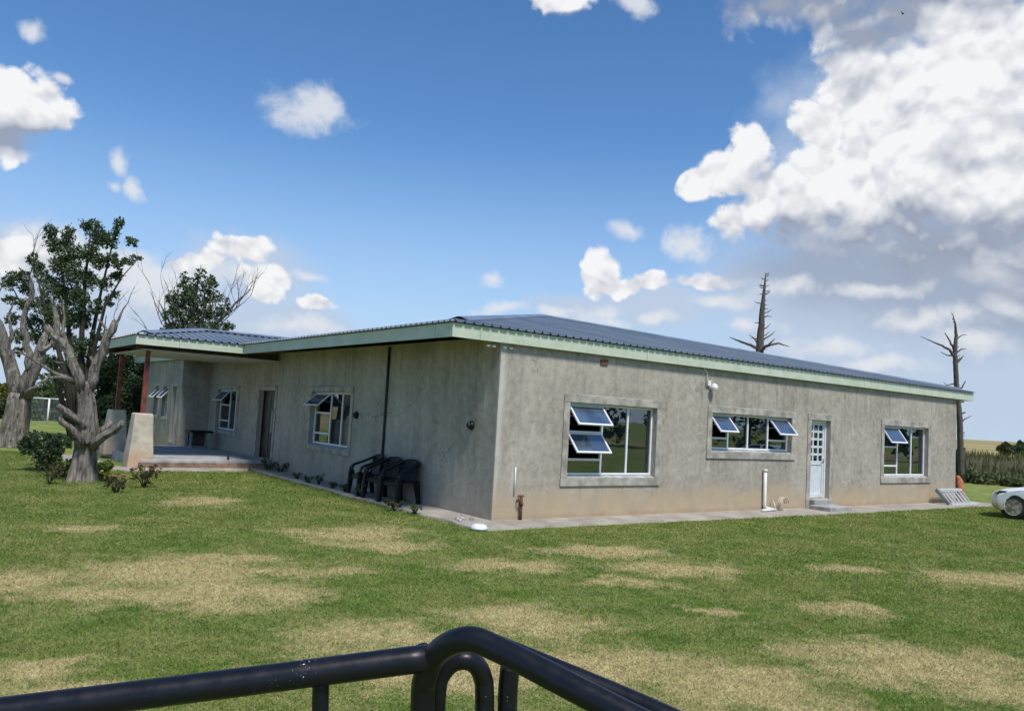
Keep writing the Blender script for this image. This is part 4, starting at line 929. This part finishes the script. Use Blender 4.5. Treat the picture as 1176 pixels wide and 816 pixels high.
br8 = [[(1097,410,D8,.08),(1090,401,D8,.06),(1080,396,D8-.3,.045),(1068,391,D8-.5,.025),(1057,386,D8-.6,.008)],[(1096,402,D8,.06),(1091,392,D8+.4,.045),(1085,382,D8+.5,.02)],[(1097,406,D8,.05),(1104,401,D8,.03),(1110,400,D8,.01)],[(1098,418,D8,.06),(1103,412,D8,.04),(1107,408,D8,.012)],
 [(1099,450,D8,.05),(1105,444,D8,.035),(1109,437,D8,.02)],[(1098,390,D8,.04),(1104,385,D8,.02),(1110,384,D8,.008)],[(1100,462,D8,.05),(1107,461,D8,.03)],[(1102,486,D8,.05),(1108,481,D8,.03),(1116,477,D8,.01)],[(1102,500,D8,.04),(1108,496,D8,.02)],[(1098,440,D8,.04),(1087,442,D8,.02),(1083,438,D8,.008)],[(1102,476,D8,.05),(1109,473,D8,.03)],[(1097,408,D8,.05),(1088,408,D8,.03),(1080,404,D8,.01)]]
tree_dead('dead_conifer', (b8.x,b8.y,0), tr8, br8+stubs(tr8[1:], D8, 12, 8, 9), B_dead, 'bare dead conifer just past the right end of the house', n=9, wob=.06)
# round far bushes on the right and a lone twig tip at the edge
for (px, py, rx, ry, d, lab, sd, lm) in [(1155,512,9,5,95,'small round bush on the far field at the right',41,L_olive),(1172,512,9,7,88,'darker round bush at the right edge of the far field',42,L_dark),(1195,512,14,9,90,'bushy tree past the right edge of the far field',43,L_dark)]:
    b = spot(px, py+10, d); b.z = 0
    leafy('field_bush', (b.x,b.y,0), [[(px,py+13,d,.2),(px,py,d,.1)]], [], [(px,py,rx*.7,ry*.8),(px-rx*.5,py+2,rx*.6,ry*.7),(px+rx*.5,py+2,rx*.6,ry*.7),(px,py+6,rx,ry*.8)], d, .55, 900, lm, B_dark, lab, sd)

# white wire gate panel far left
gb = ground(45, 487); G = empty('wire_gate', (gb.x,gb.y,0), 'white tubular gate frame with wire mesh at the far end of the lawn', 'gate')
dg = (gb-CAM).dot(CF); P = lambda px: spot(px, 487, dg)
xs = [P(33), P(54), P(77)]
for q in xs: MB().tube([(q.x,q.y,-.1),(q.x,q.y,1.42)], .045, 8).build('post', M_white, G)
for a, b in zip(xs, xs[1:]):
    MB().tube([(a.x,a.y,1.40),(b.x,b.y,1.40)], .032, 8).build('rail', M_white, G)
    w_ = MB()
    for k in range(1, 14): f = k/14; p = a.lerp(b, f); w_.bar((p.x,p.y,.06),(p.x,p.y,1.38),.007,.007)
    for k in range(1, 13): z = .05+k*.105; w_.bar((a.x,a.y,z),(b.x,b.y,z),.007,.007)
    w_.build('wire_mesh', M_alu, G)
# lone fence pole right
fp = ground(1107, 553); setk(MB().tube([(fp.x,fp.y,-.1),(fp.x+.02,fp.y,1.62)], [.06,.05], 8).build('fence_pole', M_blackp), 'dark upright pole standing before the weeds right of the house', 'pole')

# ------------------------------------------------------------------ weeds and reeds on the right
def blades(name, n, dr, pr, hr, wid, m_, seed, label, lean=.25, kinds=3):
    g = np.random.default_rng(seed); V = []; 
    d = g.uniform(*dr, n); px = g.uniform(*pr, n); P = np.empty((n, 3))
    f = np.array(CF); r = np.array(CR)
    fh = np.array([f[0], f[1], 0]); fh /= np.linalg.norm(fh); rh = np.array([fh[1], -fh[0], 0])
    P = np.array([CAM.x, CAM.y, 0]) + fh*d[:, None] + rh*((px-588)/FPX*d)[:, None]
    bl = np.sin(P[:, 0]*.9)*np.cos(P[:, 1]*.7)*.5+.5
    h = g.uniform(*hr, n)*(.72+.28*bl)*(.6+.4*g.random(n)); a = g.random(n)*6.283
    side = np.stack([np.cos(a), np.sin(a), 0*a], 1)*wid*(.6+.8*g.random(n))[:, None]
    ln = np.stack([g.normal(0, lean, n)*h, g.normal(0, lean, n)*h, h], 1)
    mid = P+ln*.55+np.stack([g.normal(0,.04,n), g.normal(0,.04,n), 0*h], 1)
    V = np.stack([P-side*.5, P+side*.5, mid+side, mid-side, P+ln], 1)
    Vf = V.reshape(-1, 3); i = np.arange(n)*5
    F = np.concatenate([np.stack([i, i+1, i+2, i+3], 1), np.stack([i+3, i+2, i+4, i+4], 1)])
    Ft = np.concatenate([np.stack([i, i+1, i+2], 1), np.stack([i, i+2, i+3], 1), np.stack([i+3, i+2, i+4], 1)])
    me = npmesh(name, Vf, Ft, m_, 3); o = link(name, me); setk(o, label, None, None, 'stuff'); return o
W_brown = leafmat('weed_brown', (.17,.155,.085), (.26,.225,.125), (.14,.14,.07), .2)
W_green = leafmat('weed_green', (.12,.15,.06), (.19,.21,.09), (.10,.115,.05), .25)
W_tip = leafmat('reed_tip', (.14,.15,.035), (.24,.21,.06), (.08,.10,.03), .25)
blades('tall_weeds', 26000, (38.5, 50), (1040, 1420), (.9, 1.45), .045, W_brown, 5, 'brown green tall weeds filling the ground beyond the right lawn')
blades('green_undergrowth', 14000, (37, 43), (1040, 1420), (.35, .85), .05, W_green, 6, 'low green undergrowth at the foot of the tall weeds')
blades('reeds', 9000, (47, 55), (1040, 1420), (1.2, 1.75), .06, W_tip, 7, 'yellow green reeds along the back of the weeds', lean=.12)
for (px, py, rx, ry, lab, sd, lm) in [(1114,546,12,9,'rounded green bush beside the dark pole at the lawn edge',51,L_pale),(1133,549,13,8,'pale green bush at the foot of the brown weeds',52,L_pale),(1162,553,14,6,'low bush at the lawn edge above the white car',53,L_pale),(1101,535,6,20,'dark upright bush against the far right house corner',54,L_dark)]:
    b = ground(px, py+ry*.9); d = (b-CAM).dot(CF)
    leafy('lawn_edge_bush', (b.x,b.y,0), [[(px,py+ry,d,.05),(px,py,d,.03)]], [], [(px,py,rx,ry),(px-rx*.4,py+ry*.3,rx*.7,ry*.7),(px+rx*.4,py+ry*.3,rx*.7,ry*.7)], d, .16, 1300, lm, B_dark, lab, sd, cat='bush')

# dark tree line across the lawn behind the camera: the windows mirror it
def mirror_trees():
    g = random.Random(12); e = empty('garden_tree', (20,-42,0), 'dark tree across the lawn behind the camera, seen only in the window reflections', 'tree', 'trees behind the camera')
    mb = MB(); mb.tube([(20,-42,-.1),(20.1,-42,2.5),(20,-41.8,5),(20.2,-42,7)], [.28,.22,.15,.06], 8, .05); mb.build('trunk', B_dark, e)
    C = []
    for i in range(40):
        a = g.random()*6.28; h = g.uniform(.4, 8.2); r = 2.6*math.sin(min(1, (9-h)/7)*1.57)*g.random()**.5
        C.append(((20+math.cos(a)*r, -42+math.sin(a)*r, h), (.95,.95,.75), 70))
    V, F = leaves(C, .42, 9); me = npmesh('crown', V, F, L_deep, 4); me.transform(Matrix.Translation(-Vector((20,-42,0)))); o = bpy.data.objects.new('crown', me); COL.objects.link(o); o.parent = e
    for i, (x, y, s) in enumerate([(26,-40,1.1),(32,-39,.85),(36.5,-36,1.2),(43,-34,.9),(48,-30,1.15),(54,-26,1.0),(58,-20,1.2),(62,-13,.9),(15,-44,1.0),(64,-6,1.1)]):
        c = copy_tree(e); c.location = (x, y, 0); c.rotation_euler.z = i*1.1; c.scale = (s, s, s*.95)
mirror_trees()
# ------------------------------------------------------------------ garden plants
def plant(name, px, py, r, h, n, lm, label, seed, size=.06, flowers=None, cat='plant', group=None, z=0.):
    b = ground(px, py, z); e = empty(name, (b.x,b.y,z), label, cat, group); rg = random.Random(seed); mb = MB(); C = []
    for i in range(7):
        a = rg.random()*6.28; q = b+Vector((math.cos(a)*r*.7, math.sin(a)*r*.7, h*rg.uniform(.55,.95)))
        mb.tube([(b.x,b.y,z-.03), tuple(b.lerp(q, .5)+Vector((0,0,h*.1))), tuple(q)], [.012,.009,.004], 5, 0); C.append((q, (r*.42, r*.42, h*.26), n/7))
    C.append((b+Vector((0,0,h*.45)), (r*.7, r*.7, h*.4), n*.5))
    mb.build('stem', B_dark, e)
    V, F = leaves(C, size, seed); me = npmesh('foliage', V, F, lm, 4); me.transform(Matrix.Translation(-Vector((b.x,b.y,z)))); o = bpy.data.objects.new('foliage', me); COL.objects.link(o); o.parent = e
    if flowers:
        for i in range(flowers[1]):
            q = C[i % 7][0]+Vector((rg.uniform(-.1,.1), rg.uniform(-.1,.1), rg.uniform(-.02,.14)))
            f = MB(); f.lathe([(.010,-.02),(.032,0),(.036,.018),(.018,.03)], q, 8); f.build('flower', flowers[0], e, smooth=True)
    return e
plant('shrub', 50, 541, .50, .85, 1800, L_deep, 'dark green leafy shrub left of the pollarded tree', 61, .09, cat='shrub')
plant('rose_bush', 57, 556, .20, .42, 220, L_rose, 'thin dry rose bush in front of the dark shrub', 62, .06)
plant('shrub', 71, 548, .24, .36, 380, L_mid, 'small green shrub touching the left foot of the pollarded tree', 63, .07, cat='shrub')
plant('lily_clump', 118, 552, .17, .38, 420, L_fresh, 'bright green clump at the right foot of the pollarded tree', 64, .10)
plant('daisy_clump', 126, 556, .16, .26, 260, L_yel, 'yellow flowering clump beside the bright green clump', 65, .05, (M_petal2, 3))
plant('rose_bush', 133, 566, .24, .32, 300, L_rose, 'low reddish brown rose bush nearest the camera on the lawn', 66, .05, (M_petal, 2))
plant('rose_bush', 165, 560, .28, .46, 420, L_rose, 'pink flowering rose bush in front of the porch pillar', 67, .055, (M_petal, 5))
for k, (px, py, r, h, lm, lab) in enumerate([(191,537,.13,.22,L_deep,'small dark tuft beside the front porch pillar'),(217,538,.13,.22,L_mid,'small green tuft under the middle of the porch slab'),(239,538,.13,.20,L_mid,'small green tuft left of the dark stake'),
  (308,541,.26,.38,L_mid,'leafy plant below the right end of the porch slab'),(322,543,.24,.30,L_olive,'grey green plant just right of the front door'),(341,550,.14,.16,L_mid,'small plant left of the side window on the apron'),(354,554,.13,.16,L_deep,'dark little plant below the left edge of the side window'),
  (366,556,.16,.22,L_fresh,'bright leafy plant below the side window'),(382,561,.12,.14,L_rose,'dry brown plant below the right edge of the side window'),(396,565,.15,.26,L_rose,'twiggy plant left of the armchairs'),(415,571,.15,.28,L_rose,'twiggy plant in front of the leftmost armchair'),
  (453,585,.20,.20,L_olive,'green spreading plant in front of the rightmost armchair'),(476,589,.15,.16,L_mid,'little green plant right of the armchairs')]):
    plant('bedding_plant', px, py, r, h, 160 if r < .18 else 300, lm, lab, 70+k, .045, group='plants along the foot of the side wall', z=.03 if px > 330 else 0.)

# ------------------------------------------------------------------ white car
def car():
    e = empty('car', (13.17+.66,-2.07-.80,0), 'white muddy sedan parked nose-in past the right end of the house', 'car')
    NX, HW, YC = 13.17, .85, -2.07
    def paint():
        m = bpy.data.materials.new('car_paint'); m.use_nodes = True; t = NT(m.node_tree); b = t.n['Principled BSDF']; p = t.pos(); x, y, z = t.xyz(p)
        ed = t.math('ADD', z, t.math('MULTIPLY', t.math('SUBTRACT', t.noise(p, 6, 6, .65), .5), .35))
        c = t.mix(t.ramp(ed, .22, .52, True, .9, 0), (.74,.76,.78), (.36,.25,.15)); t.put(b.inputs['Base Color'], c)
        t.put(b.inputs['Roughness'], t.ramp(ed, .25, .55, True, .85, .25)); b.inputs['Coat Weight'].default_value = .4; return m
    M = paint()
    arch = lambda c, r: [(c-r*math.cos(a), .30+r*math.sin(a)) for a in [i*math.pi/12 for i in range(13)]]
    prof = [(.10,.20),(.02,.32),(0,.46),(.03,.58),(.12,.665),(.35,.74),(.70,.80),(1.15,.86),(1.22,.90),(2.4,.93),(3.7,.96),(4.25,.94),(4.42,.86),(4.48,.6),(4.42,.28)]
    low = [(3.85,.24)]+arch(3.47,.36)[::-1]+[(2.2,.20)]+arch(.66,.36)[::-1]+[(.28,.22)]
    out = prof+low; ys = [-1,-.93,-.78,-.5,0,.5,.78,.93,1]; V = []; n = len(out)
    for u in ys:
        for (s, z) in out:
            q = abs(u); nose = .30*q**2.4*max(0, 1-s/.8) ; tail = -.16*q**3*max(0, 1-(4.48-s)/.7)
            dz = -(.055*q**4)*(1 if z > .55 else 0)
            V.append((NX+s+nose+tail, YC+u*HW*(1-.02*(z > .8)), z+dz))
    mb = MB(); F = []
    for k in range(len(ys)-1):
        for i in range(n): j = (i+1) % n; F.append((k*n+i, k*n+j, (k+1)*n+j, (k+1)*n+i))
    F += [tuple(range(n)), tuple(reversed(range((len(ys)-1)*n, len(ys)*n)))]
    mb.add(V, F); body = mb.build('body', M, e, bevel=.025, seg=3, smooth=False)
    for p in body.data.polygons: p.use_smooth = len(p.vertices) == 4
    # cabin
    cb = [(1.2,.88,.80),(1.95,1.34,.62),(2.3,1.42,.60),(3.0,1.41,.60),(3.35,1.33,.62),(3.95,.94,.78)]
    def cabin(zo, yo, ss):
        V = []; 
        for (s, z, w_) in ss: V += [(NX+s,YC-w_+yo,z+zo),(NX+s,YC+w_-yo,z+zo)]
        return V
    r = MB(); V = cabin(0, 0, cb[1:5]); r.add(V, [(0,2,3,1),(2,4,5,3),(4,6,7,5)]); r.build('roof', M, body, solid=.03)
    gl = mat('car_glass', (.012,.014,.016), .05, var=.0)
    g = MB(); g.add(cabin(-.012, .012, cb), [(0,1,3,2),(8,10,11,9)]); g.add(cabin(-.02, .014, cb), [(0,2,4,6,8,10),(11,9,7,5,3,1)]); g.build('window', gl, body)
    pil = MB()
    for s in (-1, 1):
        for a, b in ((cb[0], cb[1]), (cb[4], cb[5])): pil.bar((NX+a[0],YC+s*a[2],a[1]),(NX+b[0],YC+s*b[2],b[1]),.05,.05)
        pil.bar((NX+2.55,YC+s*.80,.92),(NX+2.62,YC+s*.61,1.40),.07,.03)
        pil.bar((NX+1.2,YC+s*.812,.885),(NX+3.9,YC+s*.80,.945),.03,.03)
    pil.build('pillar', M, body)
    tyre = mat('tyre', (.022,.021,.020), .9, var=.4); rim = mat('rim_muddy', (.36,.32,.25), .6, .3, var=.4, scale=14)
    for (s, sd) in ((.66,-1),(3.47,-1),(.66,1),(3.47,1)):
        c = (NX+s, YC+sd*(HW-.11), .31)
        w_ = MB(); w_.lathe([(.20,-.095),(.285,-.10),(.308,-.075),(.312,0),(.308,.075),(.285,.10),(.20,.095)], c, 28, 'y'); wo = w_.build('wheel', tyre, e, smooth=True)
        rm = MB(); f = sd*.088
        for k in range(7):
            a = 2*math.pi*k/7; rm.bar((c[0]+.03*math.cos(a),c[1]+f,c[2]+.03*math.sin(a)),(c[0]+.185*math.cos(a),c[1]+f,c[2]+.185*math.sin(a)),.045,.03,(0,1,0))
        rm.lathe([(.180,-.012),(.205,-.022),(.205,.022),(.180,.012)], (c[0],c[1]+f,c[2]), 28, 'y'); rm.lathe([(.05,-.02),(.05,.02)], (c[0],c[1]+f+sd*.006,c[2]), 14, 'y')
        rm.build('rim', rim, wo, smooth=False)
    hl = mat('headlight', (.05,.055,.06), .12, var=.1)
    for sd in (-1, 1):
        V = []
        for (s, y, z) in ((.13,.52,.60),(.25,.79,.60),(.47,.853,.655),(.52,.845,.70),(.34,.80,.70),(.19,.55,.655)): V.append((NX+s+.015, YC+sd*y, z))
        k = MB(); k.add(V+[(x+.03, y-sd*.03, z) for x, y, z in V], [(0,1,2,3,4,5),(11,10,9,8,7,6)]+[(i,(i+1) % 6,6+(i+1) % 6,6+i) for i in range(6)]); k.build('headlight', hl, e, bevel=.008)
        mr = MB(); mr.lathe([(.02,-.06),(.075,-.04),(.085,.0),(.06,.05)], (NX+1.55,YC+sd*.93,.98), 12, 'y'); mr.build('mirror', M, e, smooth=True)
    ln = MB(); ln.box(NX+1.25,NX+1.258,YC-HW-.003,YC-HW+.01,.28,.86); ln.box(NX+2.5,NX+2.508,YC-HW-.003,YC-HW+.01,.25,.88); ln.build('door_gap', M_black, e)
    e.rotation_euler.z = R_(-81); e.location = (14.24, -2.87, 0)
car()

# ------------------------------------------------------------------ black tubular rail of the vehicle the photo is taken from
def _bar():
    m = bpy.data.materials.new('rail_black'); m.use_nodes = True; t = NT(m.node_tree); b = t.n['Principled BSDF']; p = t.pos()
    sc = t.math('MULTIPLY', t.math('GREATER_THAN', t.noise(p, 190, 3, .6), .66), t.ramp(t.noise(p, 5, 3, .6), .60, .66))
    t.put(b.inputs['Base Color'], t.mix(sc, t.mix(t.noise(p, 14, 4), (.005,.006,.010), (.009,.010,.015)), (.5,.52,.55)))
    t.put(b.inputs['Roughness'], t.ramp(t.noise(p, 30, 4), .3, .7, True, .30, .46)); b.inputs['Specular IOR Level'].default_value = .30
    t.put(b.inputs['Normal'], t.bump(t.noise(p, 70, 3), .06, .004)); return m
M_rail = _bar()
rb = spot(535, 900, 1.5); rb.z = 0
RK = empty('vehicle_rail', (rb.x,rb.y,0), 'black painted tubular steel rail across the bottom of the picture', 'rail')
def rail(name, pts, r, foot=True, n=18):
    Q = [spot(*p) for p in pts]
    if foot:
        e = Q[0].copy(); e.z = 0; Q = [e]+Q
    # smooth the bends
    def cr(P, k=6):
        out = []
        for i in range(len(P)-1):
            p0, p1, p2, p3 = P[max(i-1,0)], P[i], P[i+1], P[min(i+2, len(P)-1)]
            for j in range(k):
                t = j/k; out.append(.5*((2*p1)+(p2-p0)*t+(2*p0-5*p1+4*p2-p3)*t*t+(3*p1-p0-3*p2+p3)*t**3))
        out.append(P[-1]); return out
    core = cr(Q[1:] if foot else Q)
    mb = MB(); mb.tube(([Q[0]] if foot else [])+core, r, n); return mb.build(name, M_rail, RK)
rail('hoop', [(484,900,1.62),(485.5,800,1.62),(488,778,1.61),(497,755,1.595),(516,739,1.57),(541,733.5,1.545),(570,744,1.52),(620,769,1.47),(672,796,1.42),(800,862,1.32),(1000,965,1.2)], .0245)
rail('cross_rail', [(-420,868,1.28),(-200,842,1.36),(20,815,1.45),(250,786,1.53),(498,754,1.60)], .0268, False)
rail('cross_rail', [(563,737,1.86),(605,754,1.80),(716,800,1.70),(800,838,1.62),(1000,935,1.48)], .0225, False)
rail('upright', [(556.5,900,1.70),(556.5,800,1.70),(555,780,1.70),(548,764,1.69),(535,757,1.68),(520,760,1.68),(508,772,1.68),(502,790,1.68),(499,850,1.68)], .0205)
rail('upright', [(581,900,1.72),(583,800,1.72),(586,764,1.72)], .0215)
rail('upright', [(366.5,900,1.57),(367.5,830,1.57),(368.5,782,1.57)], .0165)
MB().tube([spot(479,757,1.612), spot(484,756,1.606), spot(489,755.5,1.602)], [.0272,.0296,.0300], 18, .03).build('weld', M_rail, RK)

# a bird high in the cloud
bp = spot(1037, 16, 70); B = MB()
B.tube([bp+CR*-.02+CF*-.22, bp+CF*-.1, bp+CF*.06, bp+CF*.2], [.015,.055,.05,.01], 8)
for s in (-1, 1):
    p = [bp+CF*.05, bp+CF*-.08, bp+CR*(.10*s)+CU*.10+CF*-.06, bp+CR*(.10*s)+CU*.10+CF*.08, bp+CR*(.22*s)+CU*.22+CF*-.05]
    B.add(p, [(0,1,2,3),(3,2,4)])
setk(B.build('bird', M_black, solid=.012), 'tiny dark bird in flight against the cloud at top right', 'bird')

# ------------------------------------------------------------------ lawn blades
def lawn():
    g = np.random.default_rng(3); N = 760000
    f = np.array([CF.x, CF.y]); f /= np.linalg.norm(f); r = np.array([f[1], -f[0]])
    d = 3.6*(24/3.6)**(g.random(N)**.85); a = (g.random(N)-.5)*2*.95
    P = np.array([CAM.x, CAM.y])+f*d[:, None]+r*(a*d)[:, None]
    x, y = P[:, 0], P[:, 1]
    bad = ((x > -.74+.04*np.sin(y*7)) & (y > -.80+.05*np.sin(x*5))) | ((x > -4.4) & (y > 10.1)) | ((x < -4.0) & (x > -4.75) & (y > 10.2))
    bad &= ~((x > 18.5))
    P = P[~bad]; d = d[~bad]; n = len(P)
    h = (.010+.014*g.random(n))*(1+.05*d); wd = (.0014+.0006*d)*(.7+.6*g.random(n)); an = g.random(n)*6.283
    side = np.stack([np.cos(an), np.sin(an), 0*an], 1)*wd[:, None]
    ln = np.stack([g.normal(0,.75,n)*h, g.normal(0,.75,n)*h, h], 1)
    B0 = np.concatenate([P, np.zeros((n, 1))-.003], 1)
    V = np.stack([B0-side, B0+side, B0+ln], 1).reshape(-1, 3)
    o = link('grass', npmesh('grass', V, np.arange(3*n).reshape(n, 3), _blade(), 3)); setk(o, 'short mown grass blades over the lawn', None, None, 'stuff')
lawn()
